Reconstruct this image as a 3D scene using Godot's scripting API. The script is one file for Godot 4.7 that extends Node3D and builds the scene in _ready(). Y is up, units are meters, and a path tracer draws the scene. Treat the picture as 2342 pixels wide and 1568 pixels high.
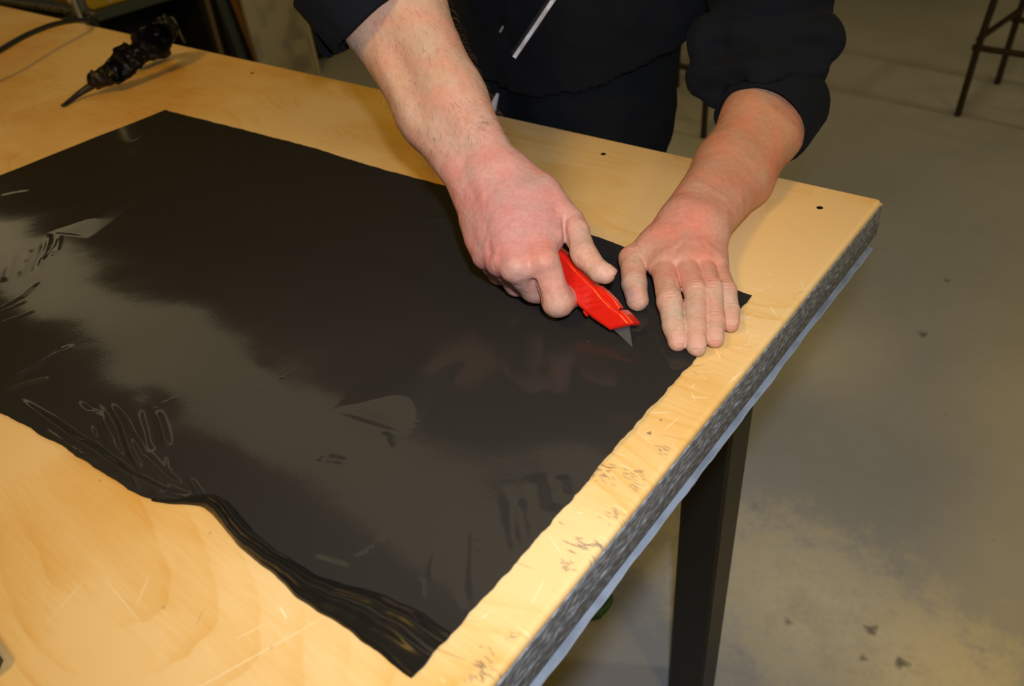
extends Node3D

# ------------------------------------------------------------------ a grid of distances that is meshed as surface nets
class Field:
	var lo: Vector3
	var nx: int
	var ny: int
	var nz: int
	var c: float
	var d: PackedFloat32Array

	func _init(a: Vector3, b: Vector3, cell: float) -> void:
		lo = a
		c = cell
		nx = int(ceil((b.x - a.x) / cell)) + 1
		ny = int(ceil((b.y - a.y) / cell)) + 1
		nz = int(ceil((b.z - a.z) / cell)) + 1
		d = PackedFloat32Array()
		d.resize(nx * ny * nz)
		d.fill(1.0)

	func span(a: Vector3, b: Vector3, m: float) -> PackedInt32Array:
		var p := (a.min(b) - Vector3.ONE * m - lo) / c
		var q := (a.max(b) + Vector3.ONE * m - lo) / c
		return PackedInt32Array([
			clampi(int(floor(p.x)), 0, nx - 1), clampi(int(floor(p.y)), 0, ny - 1), clampi(int(floor(p.z)), 0, nz - 1),
			clampi(int(ceil(q.x)), 0, nx - 1), clampi(int(ceil(q.y)), 0, ny - 1), clampi(int(ceil(q.z)), 0, nz - 1)])

	# bones: [from, radius, to, radius]; k rounds the joints within the group, blend joins the group to what is there
	func add(bones: Array, k: float, blend: float) -> void:
		var acc := PackedFloat32Array()
		acc.resize(d.size())
		var all := PackedInt32Array([nx, ny, nz, 0, 0, 0])
		for bone in bones:
			var a: Vector3 = bone[0]
			var b: Vector3 = bone[2]
			var ra: float = bone[1]
			var rb: float = bone[3]
			var s := span(a, b, maxf(ra, rb) + k * 5.0 + c * 2.0)
			for n in 3:
				all[n] = mini(all[n], s[n])
				all[n + 3] = maxi(all[n + 3], s[n + 3])
			var ab := b - a
			var inv := 1.0 / maxf(ab.length_squared(), 1e-9)
			for iy in range(s[1], s[4] + 1):
				for iz in range(s[2], s[5] + 1):
					var row := (iy * nz + iz) * nx
					var p := lo + Vector3(s[0], iy, iz) * c - a
					for ix in range(s[0], s[3] + 1):
						var t := clampf(p.dot(ab) * inv, 0.0, 1.0)
						var q := (p - ab * t).length() - ra - (rb - ra) * t
						p.x += c
						acc[row + ix] += exp(-q / k)
		for iy in range(all[1], all[4] + 1):
			for iz in range(all[2], all[5] + 1):
				var row := (iy * nz + iz) * nx
				for ix in range(all[0], all[3] + 1):
					var v := acc[row + ix]
					if v > 0.0:
						var q := -k * log(v)
						var e := d[row + ix]
						var h := clampf(0.5 + 0.5 * (e - q) / blend, 0.0, 1.0)
						d[row + ix] = e + (q - e) * h - blend * h * (1.0 - h)

	func swell(a: Vector3, b: Vector3, w: float, amount: float) -> void:
		var s := span(a, b, w * 2.4)
		var ab := b - a
		var inv := 1.0 / maxf(ab.length_squared(), 1e-9)
		for iy in range(s[1], s[4] + 1):
			for iz in range(s[2], s[5] + 1):
				for ix in range(s[0], s[3] + 1):
					var p := lo + Vector3(ix, iy, iz) * c - a
					var t := clampf(p.dot(ab) * inv, 0.0, 1.0)
					d[(iy * nz + iz) * nx + ix] -= amount * exp(-(p - ab * t).length_squared() / (w * w))

	func cut(p0: Vector3, n: Vector3, reach: float) -> void:
		var s := span(p0, p0, reach)
		for iy in range(s[1], s[4] + 1):
			for iz in range(s[2], s[5] + 1):
				for ix in range(s[0], s[3] + 1):
					var p := lo + Vector3(ix, iy, iz) * c - p0
					if p.length() < reach:
						var at := (iy * nz + iz) * nx + ix
						d[at] = maxf(d[at], p.dot(n))

	func hollow(a: Vector3, ra: float, b: Vector3, rb: float) -> void:
		var s := span(a, b, maxf(ra, rb) + c * 2.0)
		var ab := b - a
		var inv := 1.0 / ab.length_squared()
		for iy in range(s[1], s[4] + 1):
			for iz in range(s[2], s[5] + 1):
				for ix in range(s[0], s[3] + 1):
					var p := lo + Vector3(ix, iy, iz) * c - a
					var t := clampf(p.dot(ab) * inv, 0.0, 1.0)
					var at := (iy * nz + iz) * nx + ix
					d[at] = maxf(d[at], lerpf(ra, rb, t) - (p - ab * t).length())

	func roughen(noise: FastNoiseLite, amount: float, stretch := Vector3.ONE) -> void:
		for iy in ny:
			for iz in nz:
				for ix in nx:
					var at := (iy * nz + iz) * nx + ix
					if absf(d[at]) < c * 3.0:
						d[at] += amount * noise.get_noise_3dv((lo + Vector3(ix, iy, iz) * c) * stretch)

	# where the way from a to b first meets the surface
	func meet(a: Vector3, b: Vector3) -> Vector3:
		var n := int(a.distance_to(b) / (c * 0.1))
		for k in n:
			var p := a.lerp(b, float(k) / n)
			var g := (p - lo) / c
			var i := Vector3i(g.floor())
			if i.x < 0 or i.y < 0 or i.z < 0 or i.x >= nx - 1 or i.y >= ny - 1 or i.z >= nz - 1:
				continue
			var w := g - Vector3(i)
			var at := (i.y * nz + i.z) * nx + i.x
			var low := lerpf(lerpf(d[at], d[at + 1], w.x), lerpf(d[at + nx], d[at + nx + 1], w.x), w.z)
			at += nx * nz
			var high := lerpf(lerpf(d[at], d[at + 1], w.x), lerpf(d[at + nx], d[at + nx + 1], w.x), w.z)
			if lerpf(low, high, w.y) < 0.0:
				return p
		return b

	# adds its surface to out = [vertices, normals, indices]
	func nets(out: Array) -> void:
		var id := {}
		var sx := 1
		var sz := nx
		var sy := nx * nz
		var off := PackedInt32Array([0, sx, sz, sx + sz, sy, sy + sx, sy + sz, sy + sx + sz])
		var vs: PackedVector3Array = out[0]
		var ns: PackedVector3Array = out[1]
		var ids: PackedInt32Array = out[2]
		var cells := PackedInt32Array()
		for iy in ny - 1:
			for iz in nz - 1:
				var at := (iy * nz + iz) * nx
				for ix in nx - 1:
					var v := d[at]
					if v < c * 4.0 and v > -c * 4.0:
						var neg := 0
						for o in off:
							if d[at + o] < 0.0:
								neg += 1
						if neg != 0 and neg != 8:
							cells.append(at)
					at += 1
		for at in cells:
			var e := PackedFloat32Array()
			for o in off:
				e.append(d[at + o])
			var sum := Vector3.ZERO
			var n := 0
			for pair in [[0, 1], [2, 3], [4, 5], [6, 7], [0, 2], [1, 3], [4, 6], [5, 7], [0, 4], [1, 5], [2, 6], [3, 7]]:
				var i: int = pair[0]
				var j: int = pair[1]
				if (e[i] < 0.0) != (e[j] < 0.0):
					var t := e[i] / (e[i] - e[j])
					var pi_ := Vector3(i & 1, i >> 2, (i >> 1) & 1)
					var pj := Vector3(j & 1, j >> 2, (j >> 1) & 1)
					sum += pi_.lerp(pj, t)
					n += 1
			sum /= n
			var ix := at % nx
			var iz := (at / nx) % nz
			var iy := at / sy
			var gx := lerpf(lerpf(e[1] - e[0], e[3] - e[2], sum.z), lerpf(e[5] - e[4], e[7] - e[6], sum.z), sum.y)
			var gz := lerpf(lerpf(e[2] - e[0], e[3] - e[1], sum.x), lerpf(e[6] - e[4], e[7] - e[5], sum.x), sum.y)
			var gy := lerpf(lerpf(e[4] - e[0], e[5] - e[1], sum.x), lerpf(e[6] - e[2], e[7] - e[3], sum.x), sum.z)
			id[at] = vs.size()
			vs.append(lo + (Vector3(ix, iy, iz) + sum) * c)
			ns.append(Vector3(gx, gy, gz).normalized())
		for at in cells:
			var inside := d[at] < 0.0
			for axis in 3:
				var step: int = [sx, sy, sz][axis]
				if inside == (d[at + step] < 0.0):
					continue
				var u: int = [sy, sz, sx][axis]
				var w: int = [sz, sx, sy][axis]
				if not (id.has(at - u) and id.has(at - w) and id.has(at - u - w)):
					continue
				var q := [id[at], id[at - u], id[at - u - w], id[at - w]]
				if inside:
					q.reverse()
				ids.append_array(PackedInt32Array([q[0], q[1], q[2], q[0], q[2], q[3]]))
		out[0] = vs
		out[1] = ns
		out[2] = ids


# ------------------------------------------------------------------ helpers
var taken := {}
var rng := RandomNumberGenerator.new()


func numbered(called: String) -> String:
	taken[called] = taken.get(called, -1) + 1
	return called if taken[called] == 0 else "%s_%03d" % [called, taken[called]]


func thing(called: String, label: String, category: String, at := Vector3.ZERO, group := "") -> Node3D:
	var o := Node3D.new()
	o.name = numbered(called)
	add_child(o)
	o.position = at
	tag(o, label, category, group)
	return o


func tag(o: Node3D, label: String, category: String, group := "") -> void:
	o.set_meta("label", label)
	o.set_meta("category", category)
	if group:
		o.set_meta("group", group)


func part(called: String, mesh: Mesh, m: Material, parent: Node3D, label := "") -> MeshInstance3D:
	var o := MeshInstance3D.new()
	o.name = called
	o.mesh = mesh
	o.material_override = m
	parent.add_child(o, true)
	o.cast_shadow = GeometryInstance3D.SHADOW_CASTING_SETTING_ON
	if parent != self and not parent.position.is_zero_approx() and parent.get_parent() == self:
		o.position = -parent.position
	if label:
		o.set_meta("label", label)
	return o


func struct(called: String, mesh: Mesh, m: Material, label: String, category: String) -> MeshInstance3D:
	var o := part(called, mesh, m, self)
	o.set_meta("kind", "structure")
	tag(o, label, category)
	return o


func mat(color: Color, rough := 0.6, spec := 0.5, metal := 0.0) -> StandardMaterial3D:
	var m := StandardMaterial3D.new()
	m.albedo_color = color.linear_to_srgb()
	m.roughness = rough
	m.metallic_specular = spec
	m.metallic = metal
	return m


func bag() -> Array:
	return [PackedVector3Array(), PackedVector3Array(), PackedInt32Array()]


func arrays_mesh(b: Array, colors := PackedColorArray(), uvs := PackedVector2Array()) -> ArrayMesh:
	var a := []
	a.resize(Mesh.ARRAY_MAX)
	a[Mesh.ARRAY_VERTEX] = b[0]
	a[Mesh.ARRAY_NORMAL] = b[1]
	a[Mesh.ARRAY_INDEX] = b[2]
	if colors.size():
		a[Mesh.ARRAY_COLOR] = colors
	if uvs.size():
		a[Mesh.ARRAY_TEX_UV] = uvs
	var m := ArrayMesh.new()
	m.add_surface_from_arrays(Mesh.PRIMITIVE_TRIANGLES, a)
	return m


func tri(b: Array, p: Vector3, q: Vector3, r: Vector3, np: Vector3, nq: Vector3, nr: Vector3) -> void:
	var k: int = b[0].size()
	b[0].append_array(PackedVector3Array([p, q, r]))
	b[1].append_array(PackedVector3Array([np, nq, nr]))
	if (q - p).cross(r - p).dot(np + nq + nr) > 0.0:
		b[2].append_array(PackedInt32Array([k, k + 2, k + 1]))
	else:
		b[2].append_array(PackedInt32Array([k, k + 1, k + 2]))


func flat(b: Array, pts: Array, n: Vector3) -> void:
	for i in range(1, pts.size() - 1):
		tri(b, pts[0], pts[i], pts[i + 1], n, n, n)


# a box with chamfered edges; basis columns are its axes
func box(b: Array, c: Vector3, size: Vector3, bevel := 0.002, basis := Basis.IDENTITY) -> Array:
	var h := size / 2.0
	var r := minf(bevel, minf(h.x, minf(h.y, h.z)) * 0.9)
	for ax in 3:
		var u := (ax + 1) % 3
		var w := (ax + 2) % 3
		for s in [-1.0, 1.0]:
			var pts := []
			for k in [[-1, -1], [1, -1], [1, 1], [-1, 1]]:
				var p := Vector3.ZERO
				p[ax] = s * h[ax]
				p[u] = k[0] * (h[u] - r)
				p[w] = k[1] * (h[w] - r)
				pts.append(c + basis * p)
			var n := Vector3.ZERO
			n[ax] = s
			flat(b, pts, basis * n)
		for su in [-1.0, 1.0]:
			for sw in [-1.0, 1.0]:
				var pts := []
				for k in [[-1, 0], [1, 0], [1, 1], [-1, 1]]:
					var p := Vector3.ZERO
					p[ax] = k[0] * (h[ax] - r)
					p[u] = su * (h[u] - (r if k[1] == 1 else 0.0))
					p[w] = sw * (h[w] - (0.0 if k[1] == 1 else r))
					pts.append(c + basis * p)
				var n := Vector3.ZERO
				n[u] = su
				n[w] = sw
				flat(b, pts, (basis * n).normalized())
	for sx in [-1.0, 1.0]:
		for sy in [-1.0, 1.0]:
			for sz in [-1.0, 1.0]:
				var s := Vector3(sx, sy, sz)
				flat(b, [c + basis * (s * (h - Vector3(0, r, r))), c + basis * (s * (h - Vector3(r, 0, r))), c + basis * (s * (h - Vector3(r, r, 0)))], (basis * s).normalized())
	return b


func box_mesh(c: Vector3, size: Vector3, bevel := 0.002, basis := Basis.IDENTITY) -> ArrayMesh:
	return arrays_mesh(box(bag(), c, size, bevel, basis))


# a tube along points with a radius at each, closed at both ends
func tube(b: Array, pts: Array, radii: Array, sides := 12) -> Array:
	var n := pts.size()
	var rings := []
	var up := Vector3.UP
	if absf((pts[1] - pts[0]).normalized().y) > 0.9:
		up = Vector3.RIGHT
	var side := Vector3.ZERO
	for i in n:
		var t: Vector3 = (pts[mini(i + 1, n - 1)] - pts[maxi(i - 1, 0)]).normalized()
		side = t.cross(up).normalized() if i == 0 else (side - t * side.dot(t)).normalized()
		var other := t.cross(side)
		var ring := []
		for k in sides:
			var a := TAU * k / sides
			ring.append(side * cos(a) + other * sin(a))
		rings.append(ring)
	for i in n - 1:
		for k in sides:
			var l := (k + 1) % sides
			var p0: Vector3 = pts[i] + rings[i][k] * radii[i]
			var p1: Vector3 = pts[i] + rings[i][l] * radii[i]
			var p2: Vector3 = pts[i + 1] + rings[i + 1][l] * radii[i + 1]
			var p3: Vector3 = pts[i + 1] + rings[i + 1][k] * radii[i + 1]
			tri(b, p0, p1, p2, rings[i][k], rings[i][l], rings[i + 1][l])
			tri(b, p0, p2, p3, rings[i][k], rings[i + 1][l], rings[i + 1][k])
	for end in [0, n - 1]:
		var cap := []
		for k in sides:
			cap.append(pts[end] + rings[end][k] * radii[end])
		var dir: Vector3 = (pts[0] - pts[1]) if end == 0 else (pts[n - 1] - pts[n - 2])
		flat(b, cap, dir.normalized())
	return b


func smooth_path(pts: Array, steps := 6) -> Array:
	var out := []
	for i in pts.size() - 1:
		var p0: Vector3 = pts[maxi(i - 1, 0)]
		var p3: Vector3 = pts[mini(i + 2, pts.size() - 1)]
		for k in steps:
			out.append(pts[i].cubic_interpolate(pts[i + 1], p0, p3, float(k) / steps))
	out.append(pts[-1])
	return out


func even(r: float, n: int) -> Array:
	var out := []
	out.resize(n)
	out.fill(r)
	return out


# an outline (in the plane of ex, ey at o) pushed out along -en by depth, its rim rounded by bevel
func prism(b: Array, outline: PackedVector2Array, o: Vector3, ex: Vector3, ey: Vector3, en: Vector3, depth: float, bevel := 0.001, rounds := 1) -> Array:
	var rings := []
	for k in rounds + 1:
		var a := PI / 2 * k / rounds
		rings.append([bevel * (1.0 - sin(a)), bevel * (1.0 - cos(a))])
	var loops := []
	for side in [0, 1]:
		for k in rings.size():
			var r: Array = rings[k] if side == 0 else rings[rings.size() - 1 - k]
			var poly: PackedVector2Array = inset(outline, r[0])
			var z: float = r[1] if side == 0 else depth - r[1]
			var loop := []
			for p in poly:
				loop.append(o + ex * p.x + ey * p.y - en * z)
			loops.append(loop)
	var n := outline.size()
	var mid := Vector3.ZERO
	for p in loops[0]:
		mid += p / n
	for i in loops.size() - 1:
		for k in n:
			var l := (k + 1) % n
			var q0: Vector3 = loops[i][k]
			var q1: Vector3 = loops[i][l]
			var q2: Vector3 = loops[i + 1][l]
			var q3: Vector3 = loops[i + 1][k]
			var e2 := outline[l] - outline[k]
			var outn := Vector2(e2.y, -e2.x).normalized()
			if Geometry2D.is_polygon_clockwise(outline):
				outn = -outn
			var w := ex * outn.x + ey * outn.y
			var nn := (q1 - q0).cross(q3 - q0)
			if nn.length() < 1e-14:
				continue
			nn = nn.normalized()
			if nn.dot(w) < 0.0 or (absf(nn.dot(w)) < 0.05 and nn.dot(en) * (1.0 if i < loops.size() / 2 else -1.0) < 0.0):
				nn = -nn
			flat(b, [q0, q1, q2, q3], nn)
	var idx := Geometry2D.triangulate_polygon(inset(outline, rings[0][0]))
	for t in range(0, idx.size(), 3):
		flat(b, [loops[0][idx[t]], loops[0][idx[t + 1]], loops[0][idx[t + 2]]], en)
		flat(b, [loops[-1][idx[t]], loops[-1][idx[t + 1]], loops[-1][idx[t + 2]]], -en)
	return b


func inset(poly: PackedVector2Array, r: float) -> PackedVector2Array:
	var out := PackedVector2Array()
	var n := poly.size()
	var s := 1.0 if Geometry2D.is_polygon_clockwise(poly) else -1.0
	for i in n:
		var a := (poly[i] - poly[(i + n - 1) % n]).normalized()
		var b := (poly[(i + 1) % n] - poly[i]).normalized()
		var na := Vector2(a.y, -a.x) * s
		var nb := Vector2(b.y, -b.x) * s
		var m := (na + nb).normalized()
		out.append(poly[i] + m * r / maxf(m.dot(na), 0.4))
	return out


func noise(freq: float, seed_ := 1, octaves := 3, kind := FastNoiseLite.TYPE_SIMPLEX_SMOOTH) -> FastNoiseLite:
	var n := FastNoiseLite.new()
	n.seed = seed_
	n.noise_type = kind
	n.frequency = freq
	n.fractal_octaves = octaves
	return n


func noise_tex(n: FastNoiseLite, lo: Color, hi: Color, size := 512, from := 0.0, to := 1.0) -> NoiseTexture2D:
	var t := NoiseTexture2D.new()
	t.width = size
	t.height = size
	t.seamless = true
	t.noise = n
	var g := Gradient.new()
	g.offsets = PackedFloat32Array([from, to])
	g.colors = PackedColorArray([lo.linear_to_srgb(), hi.linear_to_srgb()])
	t.color_ramp = g
	return t


func bump_tex(n: FastNoiseLite, size := 512) -> NoiseTexture2D:
	var t := NoiseTexture2D.new()
	t.width = size
	t.height = size
	t.seamless = true
	t.noise = n
	return t


func triplanar(m: StandardMaterial3D, per_metre: Vector3) -> StandardMaterial3D:
	m.uv1_triplanar = true
	m.uv1_world_triplanar = true
	m.uv1_scale = per_metre
	return m


# ------------------------------------------------------------------ the scene
const TOP := 0.9          # height of the bench top
const EDGE_X := -0.1792   # its right edge
const FAR_Z := -0.8104    # its far edge


func _ready() -> void:
	rng.seed = 7
	# camera
	var cam := Camera3D.new()
	cam.name = "camera"
	add_child(cam)
	cam.transform = Transform3D(Basis(Vector3(0.78192, -0.08755, -0.61719), Vector3(-0.32647, 0.78594, -0.52509), Vector3(0.53105, 0.61208, 0.58596)), Vector3(0, 1.32, 0))
	cam.fov = 47.806
	cam.near = 0.02
	var lens := CameraAttributesPhysical.new()
	lens.frustum_focal_length = 27.0755
	lens.frustum_focus_distance = 0.72
	lens.exposure_aperture = 6.5
	cam.attributes = lens
	cam.fov = 47.806
	cam.current = true
	# air and exposure
	var env := Environment.new()
	env.background_mode = Environment.BG_COLOR
	env.background_color = Color(0.0, 0.0, 0.0)
	env.tonemap_mode = Environment.TONE_MAPPER_LINEAR
	env.tonemap_exposure = 1.0
	env.sdfgi_enabled = true
	env.ssao_enabled = true
	env.ssil_enabled = true
	var we := WorldEnvironment.new()
	we.name = "environment"
	we.environment = env
	add_child(we)
	# the camera's flash, a hand's breadth above the lens, and the warm lamps of the hall, one added for the floor
	flash(Vector3(0, 1.32, 0) + Vector3(0.78192, -0.08755, -0.61719) * 0.03 + Vector3(-0.32647, 0.78594, -0.52509) * 0.085, FLASH)
	for k in 4:
		hall_lamp([Vector3(-0.6, 2.9, 0.85), Vector3(2.2, 2.95, 0.7), Vector3(3.4, 2.95, -2.8), Vector3(1.8, 2.95, -5.2)][k], k)
	room()
	bench()
	film()
	person()
	knife()
	sealant_tool()
	small_things()
	shelving()
	stools()


const FLASH := 0.485
const LAMP := 1.2


func flash(at: Vector3, energy: float) -> void:
	var o := thing("camera_flash", "small camera flash above the lens, out of frame, that whitens the foreground", "flash", at)
	var fw := Vector3(-0.53105, -0.61208, -0.58596)
	var up := Vector3(-0.32647, 0.78594, -0.52509)
	var rt := Vector3(0.78192, -0.08755, -0.61719)
	var b := Basis(rt, up, -fw)
	part("flash_body", box_mesh(at - fw * 0.02, Vector3(0.06, 0.035, 0.03), 0.004, b), mat(Color(0.02, 0.02, 0.02), 0.5), o)
	var glow := mat(Color(0.9, 0.9, 0.95), 0.3)
	glow.emission_enabled = true
	glow.emission = Color(1, 1, 1)
	glow.emission_energy_multiplier = 1.0
	part("flash_window", box_mesh(at - fw * 0.0035, Vector3(0.045, 0.02, 0.003), 0.001, b), glow, o)
	var l := SpotLight3D.new()
	l.name = "flash_light"
	o.add_child(l)
	l.transform = Transform3D(b * Basis(Vector3.RIGHT, deg_to_rad(2.0)), fw * 0.004)
	l.light_color = Color(0.93, 0.95, 1.0)
	l.light_energy = energy
	l.light_size = 0.018
	l.spot_angle = 62.0
	l.spot_angle_attenuation = 1.0
	l.spot_range = 30.0
	l.spot_attenuation = 2.0
	l.shadow_enabled = true


func hall_lamp(at: Vector3, k: int) -> void:
	var o := thing("pendant_lamp", ["amber globe lamp hung above the near side of the bench", "amber globe lamp hung over the floor well right of the bench", "added pale warm globe lamp, out of frame, that lights the open floor", "warm globe lamp hung over the stool, deep in the hall"][k], "lamp", at, "hall lamps")  # third lamp is an unseen addition that gives the floor paler light
	var glow := mat(Color(0.9, 0.8, 0.5), 0.5)
	glow.emission_enabled = true
	glow.emission = Color(1.0, 0.8, 0.42)
	glow.emission_energy_multiplier = 3.0
	var ball := SphereMesh.new()
	ball.radius = 0.24
	ball.height = 0.48
	var g := part("globe", ball, glow, o)
	g.position = Vector3.ZERO
	var rod := bag()
	tube(rod, [at + Vector3(0, 0.24, 0), at + Vector3(0, 0.29, 0), Vector3(at.x, 3.7, at.z)], [0.05, 0.02, 0.012], 12)
	part("hanger", arrays_mesh(rod), mat(Color(0.05, 0.05, 0.05), 0.5), o)
	var l := OmniLight3D.new()
	l.name = "lamp_light"
	o.add_child(l)
	l.light_size = 0.24
	l.light_color = [Color(1.0, 0.59, 0.04), Color(1.0, 0.60, 0.05), Color(1.0, 0.86, 0.50), Color(1.0, 0.70, 0.22)][k].linear_to_srgb()
	l.light_energy = LAMP * [1.4, 0.8, 1.65, 0.22][k]
	l.omni_range = 30.0
	l.omni_attenuation = 2.0
	l.shadow_enabled = true


# a long dim light trough along the ceiling, mirrored as the paler band in the film
func light_trough() -> void:
	var at := Vector3(-3.5, 3.3, -1.49)
	var o := thing("light_trough", "long dim diffused light trough under the ceiling along the bench", "lamp", at)
	var glow := mat(Color(0.6, 0.55, 0.42), 0.6)
	glow.emission_enabled = true
	glow.emission = Color(0.37, 0.30, 0.17).linear_to_srgb()
	glow.emission_energy_multiplier = TROUGH
	part("diffuser", box_mesh(at, Vector3(9.4, 0.02, 0.55), 0.004), glow, o)
	part("housing", box_mesh(at + Vector3(0, 0.2, 0), Vector3(9.5, 0.38, 0.6), 0.01), mat(Color(0.08, 0.07, 0.06), 0.7), o)
	var l := AreaLight3D.new()
	l.name = "trough_light"
	o.add_child(l)
	l.transform = Transform3D(Basis(Vector3.RIGHT, -PI / 2), Vector3(0, -0.014, 0))
	l.area_size = Vector2(9.4, 0.55)
	l.area_normalize_energy = true
	l.light_color = Color(1.0, 0.81, 0.46).linear_to_srgb()
	l.light_energy = 0.16 * TROUGH
	l.area_range = 30.0
	l.area_attenuation = 2.0
	l.shadow_enabled = true


const TROUGH := 2.5


func room() -> void:
	var size := 1400
	var im := Image.create(size, size, false, Image.FORMAT_RGB8)
	var n1 := noise(0.9, 3, 4)
	var n2 := noise(14.0, 5, 3)
	var n3 := noise(60.0, 8, 2)
	var span := 8.0
	var origin := Vector2(-6.4, -6.9)
	for j in size:
		for i in size:
			var x := origin.x + span * i / size
			var z := origin.y + span * j / size
			var a := n1.get_noise_2d(x, z)
			var f := n2.get_noise_2d(x, z) * 0.5 + n3.get_noise_2d(x, z) * 0.35
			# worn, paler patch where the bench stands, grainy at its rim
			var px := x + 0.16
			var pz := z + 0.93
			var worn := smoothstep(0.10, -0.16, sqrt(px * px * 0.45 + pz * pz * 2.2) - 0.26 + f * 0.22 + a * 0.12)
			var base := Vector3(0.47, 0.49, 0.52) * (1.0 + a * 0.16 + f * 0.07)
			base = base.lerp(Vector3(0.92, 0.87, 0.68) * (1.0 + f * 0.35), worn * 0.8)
			if f > 0.42:
				base *= 1.0 - (f - 0.42) * 1.6
			im.set_pixel(i, j, Color(base.x, base.y, base.z).linear_to_srgb())
	# dark spots and a wheel mark
	for s in [Vector2(-0.2613, -2.1559), Vector2(-0.2426, -1.8664), Vector2(-0.0685, -0.9509), Vector2(-0.0596, -0.8846), Vector2(-0.0043, -0.9140), Vector2(-0.1934, -0.8792)]:
		spot(im, (s.x - origin.x) / span, (s.y - origin.y) / span, rng.randf_range(1.0, 2.2), Color(0.09, 0.09, 0.1), 0.6)
	var m := StandardMaterial3D.new()
	m.albedo_texture = ImageTexture.create_from_image(im)
	triplanar(m, Vector3(1, 1, 1) / span)
	m.uv1_offset = Vector3(-origin.x, 0, -origin.y) / span
	m.roughness = 0.42
	m.metallic_specular = 0.5
	m.heightmap_enabled = true
	m.heightmap_texture = bump_tex(noise(0.02, 4, 4), 512)
	m.heightmap_scale = 0.06
	struct("floor", box_mesh(Vector3(-2, -0.1, -2.5), Vector3(13, 0.2, 14), 0.001), m, "worn grey-green concrete workshop floor with pale scuffed patches", "floor")
	var wm := mat(Color(0.16, 0.14, 0.1), 0.9)
	struct("wall_left", box_mesh(Vector3(-8.6, 1.9, -2.5), Vector3(0.2, 3.9, 14.4), 0.001), wm, "dim workshop wall far behind the shelving", "wall")
	struct("wall_right", box_mesh(Vector3(4.6, 1.9, -2.5), Vector3(0.2, 3.9, 14.4), 0.001), wm, "dim workshop wall beyond the open floor on the right", "wall")
	struct("wall_back", box_mesh(Vector3(-2, 1.9, -9.6), Vector3(13.4, 3.9, 0.2), 0.001), wm, "dim workshop wall far behind the man", "wall")
	struct("wall_front", box_mesh(Vector3(-2, 1.9, 4.6), Vector3(13.4, 3.9, 0.2), 0.001), wm, "dim workshop wall behind the photographer", "wall")
	struct("ceiling", box_mesh(Vector3(-2, 3.8, -2.5), Vector3(13.4, 0.2, 14.4), 0.001), mat(Color(0.07, 0.06, 0.05), 0.9), "dark painted workshop ceiling above the bench", "ceiling")
	light_trough()


func spot(im: Image, u: float, v: float, r: float, col: Color, strength: float) -> void:
	var w := im.get_width()
	var h := im.get_height()
	var ph := rng.randf() * TAU
	for j in range(int(-r * 1.5), int(r * 1.5) + 1):
		for i in range(int(-r * 1.5), int(r * 1.5) + 1):
			var a := atan2(j, i)
			var rr := r * (0.8 + 0.25 * sin(a * 3.0 + ph) + 0.15 * sin(a * 7.0 + ph * 2.0))
			var q := sqrt(float(i * i + j * j))
			if q < rr + 0.5:
				var x := posmod(int(u * w) + i, w)
				var y := posmod(int(v * h) + j, h)
				var k := strength * clampf(rr + 0.5 - q, 0.0, 1.0)
				im.set_pixel(x, y, im.get_pixel(x, y).lerp(col.linear_to_srgb(), k))


func stroke(im: Image, a: Vector2, b: Vector2, w: float, col: Color, strength: float) -> void:
	var n := int(a.distance_to(b)) + 1
	for k in n + 1:
		var p := a.lerp(b, float(k) / n)
		for j in range(-1, 2):
			for i in range(-1, 2):
				var x := int(p.x) + i
				var y := int(p.y) + j
				if x < 0 or y < 0 or x >= im.get_width() or y >= im.get_height():
					continue
				var q := absf((Vector2(x, y) + Vector2(0.5, 0.5) - p).cross((b - a).normalized()))
				var s := strength * clampf(w - q, 0.0, 1.0) * (0.5 + 0.5 * sin(PI * k / n)) * 0.6
				if s > 0.0:
					im.set_pixel(x, y, im.get_pixel(x, y).lerp(col.linear_to_srgb(), s))


# the birch face of the bench: x from -1.48 to -0.179 and z from -0.81 to 0.09 on one image
const WX0 := -1.48
const WX1 := -0.17
const WZ0 := -0.815
const WZ1 := 0.09


func on_wood(p: Vector2) -> Vector2:
	return Vector2((p.x - WX0) / (WX1 - WX0) * 2048.0, (p.y - WZ0) / (WZ1 - WZ0) * 1400.0)


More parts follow.
